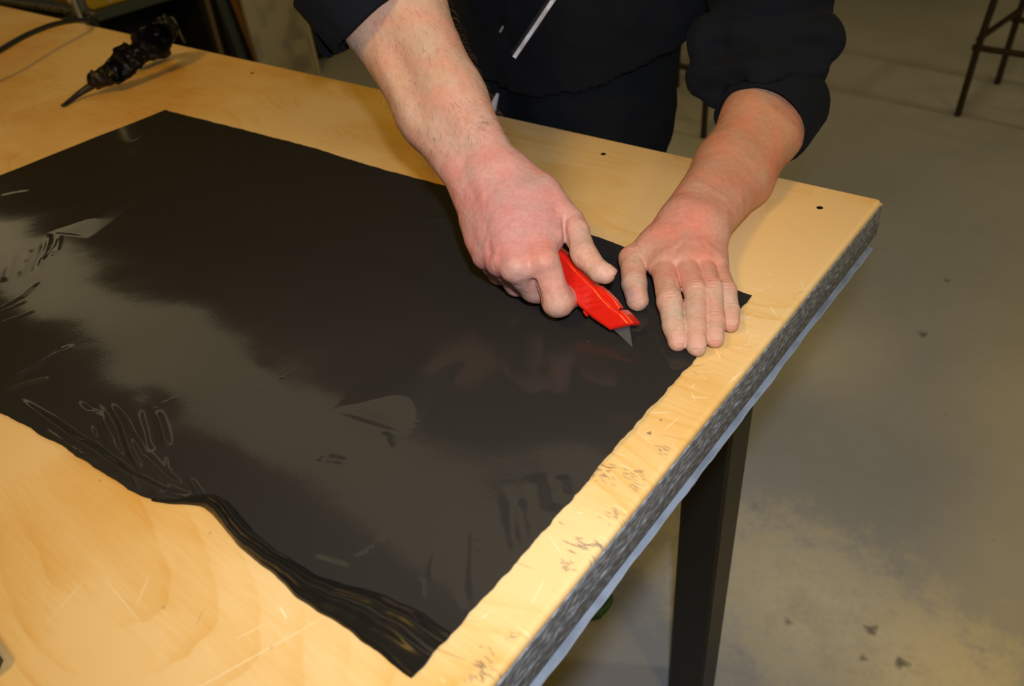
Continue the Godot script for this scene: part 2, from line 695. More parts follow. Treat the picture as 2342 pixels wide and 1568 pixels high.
func wood_image() -> Image:
	var w := 2048
	var h := 1400
	var n1 := noise(1.0, 12, 2)
	var n2 := noise(1.0, 31, 3)
	var n3 := noise(1.0, 77, 2)
	var n4 := noise(1.0, 15, 3)
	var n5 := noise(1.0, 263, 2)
	var data := PackedByteArray()
	data.resize(w * h * 3)
	var at := 0
	for j in h:
		var z := lerpf(WZ0, WZ1, float(j) / h)
		for i in w:
			var x := lerpf(WX0, WX1, float(i) / w)
			var field := n1.get_noise_2d(x * 1.3, z * 4.2)
			var wob := n3.get_noise_2d(x * 7.0, z * 26.0)
			var r := field * 8.0 + z * 6.0 + wob * 0.22
			var f := r - floorf(r)
			var line := f * f * f * (1.0 - smoothstep(0.93, 1.0, f))
			var streak := n2.get_noise_2d(x * 16.0, z * 230.0)
			var blot := n4.get_noise_2d(x * 5.0, z * 9.0)
			var fleck := n2.get_noise_2d(x * 60.0 + 40.0, z * 420.0)
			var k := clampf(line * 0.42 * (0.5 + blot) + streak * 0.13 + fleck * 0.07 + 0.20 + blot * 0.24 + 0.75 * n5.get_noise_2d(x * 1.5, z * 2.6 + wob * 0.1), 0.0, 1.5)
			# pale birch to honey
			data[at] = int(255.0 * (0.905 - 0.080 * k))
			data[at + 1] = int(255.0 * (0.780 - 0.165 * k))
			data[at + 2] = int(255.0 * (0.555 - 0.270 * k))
			at += 3
	var im := Image.create_from_data(w, h, false, Image.FORMAT_RGB8, data)
	# ink and dirt marks along the right edge
	var dark := Color(0.09, 0.07, 0.08)
	for s in [[Vector2(-0.2154, -0.3192), 9.0, Color(0.10, 0.05, 0.06), 0.55], [Vector2(-0.2153, -0.3157), 7.0, Color(0.14, 0.08, 0.08), 0.4], [Vector2(-0.2066, -0.3707), 4.0, dark, 0.7], [Vector2(-0.2066, -0.3877), 3.0, dark, 0.5], [Vector2(-0.1971, -0.3263), 5.0, dark, 0.35], [Vector2(-0.1938, -0.3305), 5.0, dark, 0.35], [Vector2(-0.1923, -0.3600), 5.0, dark, 0.4], [Vector2(-0.1888, -0.2881), 8.0, dark, 0.32], [Vector2(-0.1889, -0.3200), 5.0, dark, 0.3], [Vector2(-0.1888, -0.2388), 5.0, dark, 0.5], [Vector2(-0.1911, -0.1558), 9.0, dark, 0.42], [Vector2(-0.1908, -0.1491), 8.0, dark, 0.36], [Vector2(-0.1881, -0.1783), 5.0, dark, 0.2], [Vector2(-0.5296, -0.0980), 3.0, dark, 0.3], [Vector2(-0.4122, -0.1177), 2.5, dark, 0.3], [Vector2(-0.3852, -0.0644), 4.0, dark, 0.18], [Vector2(-0.3035, -0.0879), 3.0, Color(0.3, 0.15, 0.06), 0.4], [Vector2(-1.1841, -0.7639), 2.0, dark, 0.4], [Vector2(-1.5604, -0.4932), 2.0, dark, 0.5], [Vector2(-2.0341, -0.7656), 2.0, dark, 0.4], [Vector2(-1.2498, -0.5149), 4.0, Color(0.6, 0.12, 0.05), 0.35], [Vector2(-0.2199, -0.6152), 3.0, Color(0.9, 0.85, 0.7), 0.5]]:
		var p := on_wood(s[0]) / Vector2(2048, 1400)
		if s[1] < 4.5:
			spot(im, p.x, p.y, s[1] * 0.7, s[2], s[3])
		else:
			for k in int(s[1] * 2.2):
				var q := p * Vector2(2048, 1400) + Vector2(rng.randfn(0.0, s[1] * 0.9), rng.randfn(0.0, s[1] * 0.7))
				stroke(im, q, q + Vector2(rng.randf_range(2, 7), rng.randf_range(-2, 2)), 1.0, s[2], s[3] * 0.75)
	for k in 16:
		var p := on_wood(Vector2(-0.1896, -0.2535)) + Vector2(rng.randfn(0, 13), rng.randfn(0, 11))
		stroke(im, p, p + Vector2(rng.randf_range(4, 16), rng.randf_range(-5, 3)), 1.0, dark, 0.55)
	# knife scratches
	var pale := Color(0.93, 0.84, 0.62)
	stroke(im, on_wood(Vector2(-0.3290, -0.0170)), on_wood(Vector2(-0.2925, -0.1203)), 1.1, pale, 0.5)
	stroke(im, on_wood(Vector2(-0.3217, -0.1089)), on_wood(Vector2(-0.3121, -0.1065)), 1.4, pale, 0.7)
	stroke(im, on_wood(Vector2(-0.4388, -0.0099)), on_wood(Vector2(-0.4501, -0.0425)), 1.2, pale, 0.3)
	stroke(im, on_wood(Vector2(-0.4389, -0.0524)), on_wood(Vector2(-0.3891, -0.0494)), 1.1, pale, 0.35)
	for k in 240:
		var p := Vector2(rng.randf() * 2048.0, rng.randf() * 1400.0)
		if k % 3 == 0:
			p = Vector2(rng.randf_range(1968, 2036), rng.randf_range(300, 1380))
		var a := rng.randf() * TAU
		stroke(im, p, p + Vector2(cos(a), sin(a)) * rng.randf_range(4, 34), 1.0, pale if k % 5 else dark, rng.randf_range(0.25, 0.6) * (1.0 if k % 5 else 0.4))
	return im


func bench() -> void:
	var o := thing("workbench", "long birch plywood workbench with grey edging and black square steel legs", "workbench", Vector3(-1.4, 0, -0.2))
	var wood := StandardMaterial3D.new()
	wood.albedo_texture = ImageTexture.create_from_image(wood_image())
	wood.roughness = 0.42
	wood.metallic_specular = 0.45
	wood.heightmap_enabled = false
	# the board: flat top with a rounded rim, mirrored figure beyond the first sheet's image
	var b := bag()
	var uv := PackedVector2Array()
	var r := 0.005
	var t := 0.0062
	var x0 := -2.62
	var z1 := 0.41
	var xs := [[x0, WX0], [WX0, EDGE_X - r]]
	var put := func(pts: Array, nn: Array) -> void:
		for i in range(1, pts.size() - 1):
			tri(b, pts[0], pts[i], pts[i + 1], nn[0], nn[i], nn[i + 1])
			for p in [pts[0], pts[i], pts[i + 1]]:
				uv.append(Vector2((p.x - WX0) / (WX1 - WX0), (p.z - WZ0) / (WZ1 - WZ0)))
	var zf := FAR_Z + r
	for s in xs:
		var u := Vector3.UP
		put.call([Vector3(s[0], TOP, zf), Vector3(s[1], TOP, zf), Vector3(s[1], TOP, z1), Vector3(s[0], TOP, z1)], [u, u, u, u])
	for k in 4:
		var a0 := PI / 2 * k / 4
		var a1 := PI / 2 * (k + 1) / 4
		var c := Vector3(EDGE_X - r, TOP - r, 0)
		var n0 := Vector3(sin(a0), cos(a0), 0)
		var n1 := Vector3(sin(a1), cos(a1), 0)
		put.call([c + n0 * r + Vector3(0, 0, zf), c + n1 * r + Vector3(0, 0, zf), c + n1 * r + Vector3(0, 0, z1), c + n0 * r + Vector3(0, 0, z1)], [n0, n1, n1, n0])
		var d := Vector3(0, TOP - r, zf)
		var m0 := Vector3(0, cos(a0), -sin(a0))
		var m1 := Vector3(0, cos(a1), -sin(a1))
		put.call([d + m0 * r + Vector3(x0, 0, 0), d + m1 * r + Vector3(x0, 0, 0), d + m1 * r + Vector3(EDGE_X - r, 0, 0), d + m0 * r + Vector3(EDGE_X - r, 0, 0)], [m0, m1, m1, m0])
		put.call([c + Vector3(0, 0, zf) + Vector3(0, r, 0), c + Vector3(0, 0, zf) + n0 * r, c + Vector3(0, 0, zf) + (n0 + m0).normalized() * r, c + Vector3(0, 0, zf) + m0 * r], [Vector3.UP, n0, (n0 + m0).normalized(), m0])
	var E := Vector3(1, 0, 0)
	put.call([Vector3(EDGE_X, TOP - r, zf), Vector3(EDGE_X, TOP - r, z1), Vector3(EDGE_X, TOP - t, z1), Vector3(EDGE_X, TOP - t, zf)], [E, E, E, E])
	var B := Vector3(0, 0, -1)
	put.call([Vector3(x0, TOP - r, FAR_Z), Vector3(EDGE_X, TOP - r, FAR_Z), Vector3(EDGE_X, TOP - t, FAR_Z), Vector3(x0, TOP - t, FAR_Z)], [B, B, B, B])
	put.call([Vector3(x0, TOP - t, FAR_Z), Vector3(EDGE_X, TOP - t, FAR_Z), Vector3(EDGE_X, TOP - t, z1), Vector3(x0, TOP - t, z1)], [-Vector3.UP, -Vector3.UP, -Vector3.UP, -Vector3.UP])
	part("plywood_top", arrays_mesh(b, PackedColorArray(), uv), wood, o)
	part("core_board", box_mesh(Vector3((x0 + EDGE_X) / 2 - 0.004, TOP - t - 0.016, (FAR_Z + z1) / 2), Vector3(EDGE_X - x0 - 0.008, 0.031, z1 - FAR_Z - 0.004), 0.001), mat(Color(0.3, 0.2, 0.1), 0.8), o)
	# two grey edging strips with a groove between, scuffed
	var em := StandardMaterial3D.new()
	em.albedo_texture = noise_tex(noise(0.035, 9, 3), Color(0.105, 0.118, 0.145), Color(0.36, 0.43, 0.53), 512, 0.38, 0.85)
	triplanar(em, Vector3(5.0, 14.0, 5.0))
	em.roughness = 0.45
	em.heightmap_enabled = true
	em.heightmap_texture = bump_tex(noise(0.05, 19, 3), 256)
	em.heightmap_scale = 0.03
	var em2: StandardMaterial3D = em.duplicate()
	em2.albedo_color = Color(0.82, 0.80, 0.78)
	part("edge_strip", box_mesh(Vector3(EDGE_X - 0.002, TOP - t - 0.0100, (FAR_Z + z1) / 2), Vector3(0.006, 0.0196, z1 - FAR_Z), 0.0007), em, o, "upper grey edge strip")
	part("edge_strip", box_mesh(Vector3(EDGE_X - 0.0012, TOP - t - 0.0288, (FAR_Z + z1) / 2), Vector3(0.006, 0.0160, z1 - FAR_Z), 0.0007), em2, o, "lower grey edge strip")
	# the ragged pale lip under the strips
	var lip := bag()
	var nl := noise(22.0, 6, 3)
	var nz := 300
	var rows := []
	for i in nz + 1:
		var z := lerpf(FAR_Z + 0.012, z1, float(i) / nz)
		var far := smoothstep(FAR_Z + 0.16, FAR_Z, z)
		var out := EDGE_X + 0.0056 + nl.get_noise_1d(z) * 0.0012 - far * 0.001
		var y := TOP - 0.0475 - far * 0.006
		var inner := EDGE_X - 0.006
		rows.append([Vector3(inner, y + 0.001, z), Vector3(out - 0.001, y, z), Vector3(out, y - 0.001, z), Vector3(out - 0.001, y - 0.004 + nl.get_noise_1d(z * 1.7 + 9.0) * 0.0015, z), Vector3(inner, y - 0.004, z)])
	for i in nz:
		for k in 5:
			var l := (k + 1) % 5
			var q := [rows[i][k], rows[i][l], rows[i + 1][l], rows[i + 1][k]]
			var n: Vector3 = [Vector3.UP, Vector3(1, 1, 0).normalized(), Vector3.RIGHT, Vector3.DOWN, Vector3.LEFT][k]
			flat(lip, q, n)
	for e in [0, nz]:
		flat(lip, rows[e], Vector3(0, 0, -1 if e == 0 else 1))
	var lm := mat(Color(0.25, 0.30, 0.38), 0.55)
	lm.albedo_texture = noise_tex(noise(0.02, 21, 4), Color(0.7, 0.7, 0.7), Color(1, 1, 1), 256, 0.2, 0.6)
	triplanar(lm, Vector3(4, 4, 4))
	part("lip", arrays_mesh(lip), lm, o, "pale blue-grey lip under the edge strips")
	# frame and legs
	var black := mat(Color(0.012, 0.012, 0.011), 0.5)
	black.heightmap_enabled = true
	black.heightmap_texture = bump_tex(noise(0.03, 2, 3), 256)
	black.heightmap_scale = 0.02
	triplanar(black, Vector3(6, 6, 6))
	for p in [Vector3(LEG_X, 0, LEG_Z), Vector3(LEG_X, 0, 0.25), Vector3(-2.5, 0, LEG_Z), Vector3(-2.5, 0, 0.25)]:
		part("leg", box_mesh(p + Vector3(0, 0.425, 0), Vector3(LEG_W, 0.85, LEG_W), 0.004), black, o)
	for z in [LEG_Z, 0.25]:
		part("rail", box_mesh(Vector3((LEG_X - 2.5) / 2, 0.82, z), Vector3(-2.5 - LEG_X, 0.06, 0.04).abs() - Vector3(0.06, 0, 0), 0.003), black, o)
	for x in [LEG_X, -2.5]:
		part("rail", box_mesh(Vector3(x, 0.82, (LEG_Z + 0.25) / 2), Vector3(0.04, 0.06, 0.25 - LEG_Z - 0.06), 0.003), black, o)
	# screws sunk into the top
	var steel := mat(Color(0.03, 0.03, 0.035), 0.35, 0.5, 0.8)
	for p in [Vector3(-0.2282, 0.9000, -0.7609), Vector3(-0.5058, 0.9000, -0.7679), Vector3(-1.2353, 0.9000, -0.7648)]:
		var sc := bag()
		tube(sc, [p + Vector3(0, -0.004, 0), p + Vector3(0, 0.0002, 0), p + Vector3(0, 0.0006, 0)], [0.0035, 0.0035, 0.0026], 14)
		box(sc, p + Vector3(0, 0.0007, 0), Vector3(0.004, 0.0004, 0.0008), 0.0001, Basis(Vector3.UP, 0.6))
		part("screw", arrays_mesh(sc), steel, o)


const LEG_X := -0.273
const LEG_Z := -0.66
const LEG_W := 0.06


# ------------------------------------------------------------------ the black film
const FOLD := 0.21


func film() -> void:
	var nx := 640
	var nz := 330
	var xl := -1.2212
	var xr := -0.2180
	var far := [Vector2(-1.2212, -0.5821), Vector2(-0.8858, -0.5977), Vector2(-0.7432, -0.5967), Vector2(-0.6028, -0.6011), Vector2(-0.4692, -0.5968), Vector2(-0.3624, -0.5880), Vector2(-0.2197, -0.5730)]
	var near := [Vector2(-1.2212, -0.06), Vector2(-0.95, -0.07), Vector2(-0.6840, -0.0870), Vector2(-0.6125, -0.0959), Vector2(-0.5377, -0.1023), Vector2(-0.4825, -0.1077), Vector2(-0.4579, -0.1183), Vector2(-0.4353, -0.1296), Vector2(-0.3792, -0.1237), Vector2(-0.3347, -0.1227), Vector2(-0.3109, -0.1215), Vector2(-0.2723, -0.1242), Vector2(-0.2169, -0.1250)]
	var edge := func(list: Array, x: float) -> float:
		for i in list.size() - 1:
			if x <= list[i + 1].x or i == list.size() - 2:
				var t: float = clampf((x - list[i].x) / (list[i + 1].x - list[i].x), 0.0, 1.0)
				return cubic_interpolate(list[i].y, list[i + 1].y, list[maxi(i - 1, 0)].y, list[mini(i + 2, list.size() - 1)].y, t)
		return list[-1].y
	var wave := noise(5.0, 41, 2)
	var fine := noise(26.0, 42, 2)
	var pos := PackedVector3Array()
	pos.resize((nx + 1) * (nz + 1))
	var zf := PackedFloat32Array()
	var zn := PackedFloat32Array()
	var notch := noise(30.0, 3, 3)
	for i in nx + 1:
		var x := lerpf(xl, xr, float(i) / nx)
		zf.append(edge.call(far, x) + notch.get_noise_1d(x) * 0.0012)
		zn.append(edge.call(near, x) + notch.get_noise_1d(x + 7.0) * 0.0012)
	for j in nz + 1:
		var t := float(j) / nz
		for i in nx + 1:
			var x := lerpf(xl, xr, float(i) / nx)
			var z := lerpf(zf[i], zn[i], t)
			if i > nx - 6:
				x += notch.get_noise_1d(z * 1.4 + 3.0) * 0.0018
			var y := 0.0016 + wave.get_noise_2d(x, z) * 0.0008 + fine.get_noise_2d(x, z) * 0.00003 + 0.0042 * exp(-((x + 0.235) * (x + 0.235) + (z + 0.372) * (z + 0.372)) / 0.0036)
			pos[j * (nx + 1) + i] = Vector3(x, y, z)
	# folds: path, half width, height (a minus sign sinks them), sharp side
	for f in film_folds():
		var pts: Array = f[0]
		var tight: bool = f[1] < 0.0062 and pts[0].x < -0.45 and pts[0].y > -0.19
		var w: float = f[1] * (0.62 if tight else 1.15)
		var hgt: float = f[2] * (FOLD * 2.9 if tight else FOLD)
		for s in pts.size() - 1:
			var a: Vector2 = pts[s]
			var b: Vector2 = pts[s + 1]
			var ab := b - a
			var inv := 1.0 / maxf(ab.length_squared(), 1e-10)
			var first: bool = s == 0
			var last: bool = s == pts.size() - 2
			var lo := a.min(b) - Vector2.ONE * w * 2.5
			var hi := a.max(b) + Vector2.ONE * w * 2.5
			var i0 := clampi(int((lo.x - xl) / (xr - xl) * nx), 0, nx)
			var i1 := clampi(int((hi.x - xl) / (xr - xl) * nx) + 1, 0, nx)
			for i in range(i0, i1 + 1):
				for j in nz + 1:
					var v := pos[j * (nx + 1) + i]
					if v.z < lo.y or v.z > hi.y:
						continue
					var p := Vector2(v.x, v.z) - a
					var t := p.dot(ab) * inv
					if (t < 0.0 and not first) or t > 1.0 and not last:
						if t > 1.0 or t < 0.0:
							continue
					var tc := clampf(t, 0.0, 1.0)
					var q := (p - ab * tc).length() / w
					var along := (s + tc) / (pts.size() - 1)
					var taper := smoothstep(0.0, 0.25, along) * smoothstep(1.0, 0.75, along)
					if f.size() > 3:
						taper = 1.0
					v.y += hgt * exp(-q * q) * taper
					pos[j * (nx + 1) + i] = v
	# the two puckers: steep on the near side, long and low on the far side
	for f in [[Vector2(-0.4337, -0.2548), Vector2(-0.3617, -0.2692), 0.085], [Vector2(-0.9801, -0.2761), Vector2(-0.9206, -0.2981), 0.085]]:
		var a: Vector2 = f[0]
		var b: Vector2 = f[1]
		var ab: Vector2 = b - a
		var len: float = ab.length()
		var dir := ab / len
		var perp := Vector2(-dir.y, dir.x)
		if perp.y < 0:
			perp = -perp
		for k in pos.size():
			var v := pos[k]
			var p := Vector2(v.x, v.z) - a
			var al := p.dot(dir) / len
			if al < -0.3 or al > 1.3:
				continue
			var ac := p.dot(perp)
			var prof := sin(PI * clampf(al, 0.0, 1.0))
			if prof <= 0.0:
				continue
			prof = sqrt(prof)
			var rise := 0.036 * (0.15 + 0.85 * smoothstep(-0.1, 0.85, al)) * prof
			var hh := 0.0
			if ac > 0.0:
				hh = 0.0006 * smoothstep(0.007, 0.0, ac)
			elif ac > -rise:
				hh = 0.0006 - ac * f[2]
			else:
				hh = (0.0006 + rise * f[2]) * exp(-pow((-ac - rise) / 0.07, 2.0))
			v.y += hh * prof
			pos[k] = v
	var ys := 0.0
	for k in pos.size():
		var v := pos[k]
		pos[k] = Vector3(v.x, TOP + maxf(v.y, 0.0006), v.z)
	var nrm := PackedVector3Array()
	nrm.resize(pos.size())
	var ids := PackedInt32Array()
	for j in nz + 1:
		for i in nx + 1:
			var du := pos[j * (nx + 1) + mini(i + 1, nx)] - pos[j * (nx + 1) + maxi(i - 1, 0)]
			var dv := pos[mini(j + 1, nz) * (nx + 1) + i] - pos[maxi(j - 1, 0) * (nx + 1) + i]
			nrm[j * (nx + 1) + i] = dv.cross(du).normalized()
			if i < nx and j < nz:
				var a := j * (nx + 1) + i
				ids.append_array(PackedInt32Array([a, a + 1, a + nx + 2, a, a + nx + 2, a + nx + 1]))
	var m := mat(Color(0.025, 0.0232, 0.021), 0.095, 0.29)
	m.heightmap_enabled = true
	m.heightmap_texture = bump_tex(noise(0.05, 11, 3), 512)
	m.heightmap_scale = 0.0012
	triplanar(m, Vector3(9, 9, 9))
	var o := part("plastic_film", arrays_mesh([pos, nrm, ids]), m, self)
	var hem := bag()
	var hu := 150
	var hv := 22
	var hx0 := -0.475
	for i in hu + 1:
		var x := lerpf(hx0, xr - 0.0006, float(i) / hu)
		var fi := clampf((x - xl) / (xr - xl) * nx, 0.0, nx - 1.0)
		var zedge := lerpf(zn[int(fi)], zn[int(fi) + 1], fi - int(fi))
		var grow := smoothstep(hx0, hx0 + 0.05, x)
		var width := lerpf(0.004, lerpf(0.014, 0.036, smoothstep(-0.36, -0.23, x)), grow)
		var calm := 1.0 - 0.75 * smoothstep(-0.25, xr, x)
		for j in hv + 1:
			var u := float(j) / hv
			var ridge := pow(0.5 + 0.5 * sin(u * 19.0 - x * 26.0 + fine.get_noise_2d(x * 0.4, 0.0) * 2.5), 2.0)
			var arch := sin(PI * clampf(u * 1.02, 0.0, 1.0))
			var y := 0.0018 + grow * calm * (0.0042 * pow(arch, 0.6) + 0.0028 * ridge * arch)
			if u < 0.02 or u > 0.98:
				y = 0.0010
			hem[0].append(Vector3(x + 0.0006 * u, TOP + y, zedge + 0.0012 - u * width))
	for i in hu + 1:
		for j in hv + 1:
			var k := i * (hv + 1) + j
			var du: Vector3 = hem[0][mini(i + 1, hu) * (hv + 1) + j] - hem[0][maxi(i - 1, 0) * (hv + 1) + j]
			var dv: Vector3 = hem[0][i * (hv + 1) + mini(j + 1, hv)] - hem[0][i * (hv + 1) + maxi(j - 1, 0)]
			var n := du.cross(dv).normalized()
			hem[1].append(n if n.y > 0.0 else -n)
			if i < hu and j < hv:
				hem[2].append_array(PackedInt32Array([k, k + hv + 2, k + hv + 1, k, k + 1, k + hv + 2]))
	part("folded_hem", arrays_mesh(hem), mat(Color(0.011, 0.0105, 0.009), 0.17, 0.5), o, "folded hem in a blacker colour than the sheet")  # strip given a darker base colour than the rest of the film
	tag(o, "large sheet of glossy black plastic film lying creased on the bench top", "plastic sheet")


func film_folds() -> Array:
	return [
		# gathered folds at the lower left
		[[Vector2(-0.6983, -0.1047), Vector2(-0.6498, -0.1060), Vector2(-0.5914, -0.1080), Vector2(-0.5485, -0.1118), Vector2(-0.5113, -0.1134), Vector2(-0.4721, -0.1198), Vector2(-0.4483, -0.1308)], 0.005, 0.0045],
		[[Vector2(-0.6572, -0.0979), Vector2(-0.5721, -0.1019), Vector2(-0.5181, -0.1099), Vector2(-0.4877, -0.1145)], 0.006, 0.004],
		[[Vector2(-0.6388, -0.1381), Vector2(-0.6065, -0.1373), Vector2(-0.5838, -0.1330)], 0.004, -0.0025],
		[[Vector2(-0.6221, -0.1469), Vector2(-0.5871, -0.1415), Vector2(-0.5526, -0.1293), Vector2(-0.5254, -0.1215), Vector2(-0.5062, -0.1179)], 0.004, -0.003],
		[[Vector2(-0.6106, -0.1476), Vector2(-0.5723, -0.1405), Vector2(-0.5345, -0.1268), Vector2(-0.5011, -0.1187)], 0.0045, 0.004],
		[[Vector2(-0.5790, -0.1647), Vector2(-0.5487, -0.1529), Vector2(-0.5197, -0.1394)], 0.0045, -0.003],
		[[Vector2(-0.5633, -0.1433), Vector2(-0.5252, -0.1329), Vector2(-0.4913, -0.1279), Vector2(-0.4645, -0.1300)], 0.005, 0.004],
		[[Vector2(-0.5105, -0.1455), Vector2(-0.4901, -0.1367), Vector2(-0.4690, -0.1348), Vector2(-0.4507, -0.1342)], 0.0035, -0.003],
		[[Vector2(-0.6580, -0.1137), Vector2(-0.5857, -0.1165), Vector2(-0.5284, -0.1195), Vector2(-0.4960, -0.1194)], 0.004, -0.003],
		[[Vector2(-0.6087, -0.1535), Vector2(-0.5734, -0.1491), Vector2(-0.5360, -0.1373), Vector2(-0.5015, -0.1265)], 0.004, -0.003],
		[[Vector2(-0.6244, -0.1387), Vector2(-0.5907, -0.1348), Vector2(-0.5607, -0.1269)], 0.004, 0.0028],
		[[Vector2(-0.5638, -0.1681), Vector2(-0.5342, -0.1562), Vector2(-0.5127, -0.1469)], 0.004, 0.003],
		[[Vector2(-0.6166, -0.1054), Vector2(-0.5516, -0.1098), Vector2(-0.4969, -0.1125)], 0.004, 0.003],
		[[Vector2(-0.5132, -0.1296), Vector2(-0.4842, -0.1273), Vector2(-0.4557, -0.1319)], 0.003, -0.003],
		[[Vector2(-0.5990, -0.1293), Vector2(-0.5703, -0.1206), Vector2(-0.5628, -0.1196)], 0.003, -0.002],
		[[Vector2(-0.5864, -0.1130), Vector2(-0.5708, -0.1144), Vector2(-0.5477, -0.1152)], 0.003, 0.003],
		[[Vector2(-0.4716, -0.1384), Vector2(-0.4507, -0.1342), Vector2(-0.4403, -0.1311)], 0.003, 0.003],
		[[Vector2(-0.5113, -0.1172), Vector2(-0.5022, -0.1126), Vector2(-0.4915, -0.1093)], 0.002, 0.0025],
		[[Vector2(-0.4837, -0.1120), Vector2(-0.4682, -0.1174), Vector2(-0.4474, -0.1264)], 0.003, 0.004],
		# folds running down from the ridge
		[[Vector2(-0.6081, -0.2459), Vector2(-0.5269, -0.2315), Vector2(-0.4701, -0.2163)], 0.012, -0.0008],
		[[Vector2(-0.5528, -0.2504), Vector2(-0.5066, -0.2445), Vector2(-0.4598, -0.2354)], 0.012, 0.0008],
		[[Vector2(-0.6098, -0.1786), Vector2(-0.5689, -0.1713), Vector2(-0.5280, -0.1544)], 0.010, -0.001],
		# streaks at the left
		[[Vector2(-0.7182, -0.1095), Vector2(-0.7222, -0.1399), Vector2(-0.7226, -0.1746)], 0.0045, 0.0028],
		[[Vector2(-0.7227, -0.1196), Vector2(-0.7274, -0.1466), Vector2(-0.7340, -0.1715)], 0.003, -0.002],
		[[Vector2(-0.7130, -0.0994), Vector2(-0.7021, -0.1183), Vector2(-0.6909, -0.1355)], 0.003, 0.0032],
		[[Vector2(-0.8286, -0.1489), Vector2(-0.8215, -0.1682), Vector2(-0.8174, -0.1823)], 0.002, 0.0018],
		[[Vector2(-0.8490, -0.1576), Vector2(-0.8472, -0.1751), Vector2(-0.8450, -0.1857)], 0.002, 0.0016],
		[[Vector2(-0.8560, -0.1606), Vector2(-0.8583, -0.1871), Vector2(-0.8723, -0.2128)], 0.003, 0.002],
		[[Vector2(-1.1537, -0.2881), Vector2(-1.1428, -0.3069), Vector2(-1.1275, -0.3210)], 0.003, 0.002],
		# crumple by the left pucker
		[[Vector2(-0.9682, -0.2769), Vector2(-0.9403, -0.2580), Vector2(-0.9161, -0.2334)], 0.003, -0.003],
		[[Vector2(-0.9744, -0.2734), Vector2(-0.9463, -0.2545), Vector2(-0.8995, -0.2221)], 0.0025, 0.0025],
		[[Vector2(-0.9574, -0.2771), Vector2(-0.9238, -0.2563), Vector2(-0.9152, -0.2448)], 0.0022, 0.002],
		[[Vector2(-0.9683, -0.2650), Vector2(-0.9311, -0.2410), Vector2(-0.8973, -0.2131)], 0.003, -0.0025],
		[[Vector2(-0.9575, -0.2424), Vector2(-0.9331, -0.2235), Vector2(-0.8988, -0.2020)], 0.004, 0.0018],
		[[Vector2(-0.9668, -0.2258), Vector2(-0.9310, -0.2035), Vector2(-0.9059, -0.1877)], 0.004, 0.0018],
		# small creases at the near right
		[[Vector2(-0.3108, -0.1574), Vector2(-0.3050, -0.1648), Vector2(-0.3025, -0.1733), Vector2(-0.3040, -0.1818), Vector2(-0.3070, -0.1914)], 0.0022, 0.0016],
		[[Vector2(-0.3345, -0.1449), Vector2(-0.3210, -0.1487), Vector2(-0.3028, -0.1542)], 0.0022, 0.0016],
		[[Vector2(-0.2854, -0.1466), Vector2(-0.2751, -0.1461), Vector2(-0.2632, -0.1454)], 0.002, 0.001],
		[[Vector2(-0.2697, -0.2010), Vector2(-0.2626, -0.1890), Vector2(-0.2526, -0.1758)], 0.0018, 0.001],
		[[Vector2(-0.2588, -0.1774), Vector2(-0.2555, -0.1698), Vector2(-0.2460, -0.1631)], 0.0018, 0.0008],
		[[Vector2(-0.2671, -0.2295), Vector2(-0.2513, -0.2094), Vector2(-0.2345, -0.1884), Vector2(-0.2212, -0.1748)], 0.0028, -0.0018],
		[[Vector2(-0.2571, -0.2317), Vector2(-0.2481, -0.2201), Vector2(-0.2403, -0.2127)], 0.003, 0.0008],
		[[Vector2(-0.2636, -0.2699), Vector2(-0.2420, -0.2465), Vector2(-0.2202, -0.2245)], 0.004, -0.0024],
		[[Vector2(-0.2494, -0.2648), Vector2(-0.2342, -0.2473), Vector2(-0.2170, -0.2288)], 0.004, 0.0016],
		[[Vector2(-0.2534, -0.2892), Vector2(-0.2381, -0.2724), Vector2(-0.2224, -0.2553)], 0.006, 0.0022],
		[[Vector2(-0.2435, -0.2934), Vector2(-0.2328, -0.2808), Vector2(-0.2221, -0.2692)], 0.004, -0.0014],
		[[Vector2(-0.2382, -0.2969), Vector2(-0.2300, -0.2875), Vector2(-0.2211, -0.2792)], 0.005, 0.0016],
		[[Vector2(-0.3970, -0.2122), Vector2(-0.3919, -0.2145), Vector2(-0.3776, -0.2196)], 0.003, -0.0015],
		[[Vector2(-0.4020, -0.2078), Vector2(-0.3991, -0.2097), Vector2(-0.3978, -0.2117)], 0.0015, 0.001],
		[[Vector2(-0.3788, -0.2579), Vector2(-0.3703, -0.2521), Vector2(-0.3573, -0.2440)], 0.003, 0.0015],
		# ripples along the far edge, by the hands
		[[Vector2(-0.6508, -0.5520), Vector2(-0.6152, -0.5678), Vector2(-0.5728, -0.5764)], 0.004, 0.0016],
		[[Vector2(-0.5987, -0.5208), Vector2(-0.5753, -0.5397), Vector2(-0.5411, -0.5497)], 0.004, 0.0018],
		[[Vector2(-0.5660, -0.5222), Vector2(-0.5525, -0.5366), Vector2(-0.5324, -0.5434)], 0.003, 0.0022],
		[[Vector2(-0.4112, -0.5801), Vector2(-0.3694, -0.5741), Vector2(-0.3425, -0.5640)], 0.004, 0.0022],
		[[Vector2(-0.3792, -0.5567), Vector2(-0.3561, -0.5532), Vector2(-0.3330, -0.5484)], 0.004, 0.0018],
		[[Vector2(-0.3445, -0.5309), Vector2(-0.3294, -0.5267), Vector2(-0.3156, -0.5238)], 0.0035, 0.0018],
		[[Vector2(-1.1087, -0.4361), Vector2(-1.1434, -0.4767), Vector2(-1.1587, -0.5223)], 0.0025, 0.001],
		[[Vector2(-0.9749, -0.4378), Vector2(-0.9399, -0.4421), Vector2(-0.8880, -0.4813)], 0.006, -0.0016],
		[[Vector2(-0.9959, -0.4715), Vector2(-0.9689, -0.4887), Vector2(-0.9530, -0.5062)], 0.006, 0.0014],
	]


# ------------------------------------------------------------------ the man
const SKIN_ARM := Color(0.56, 0.34, 0.25)


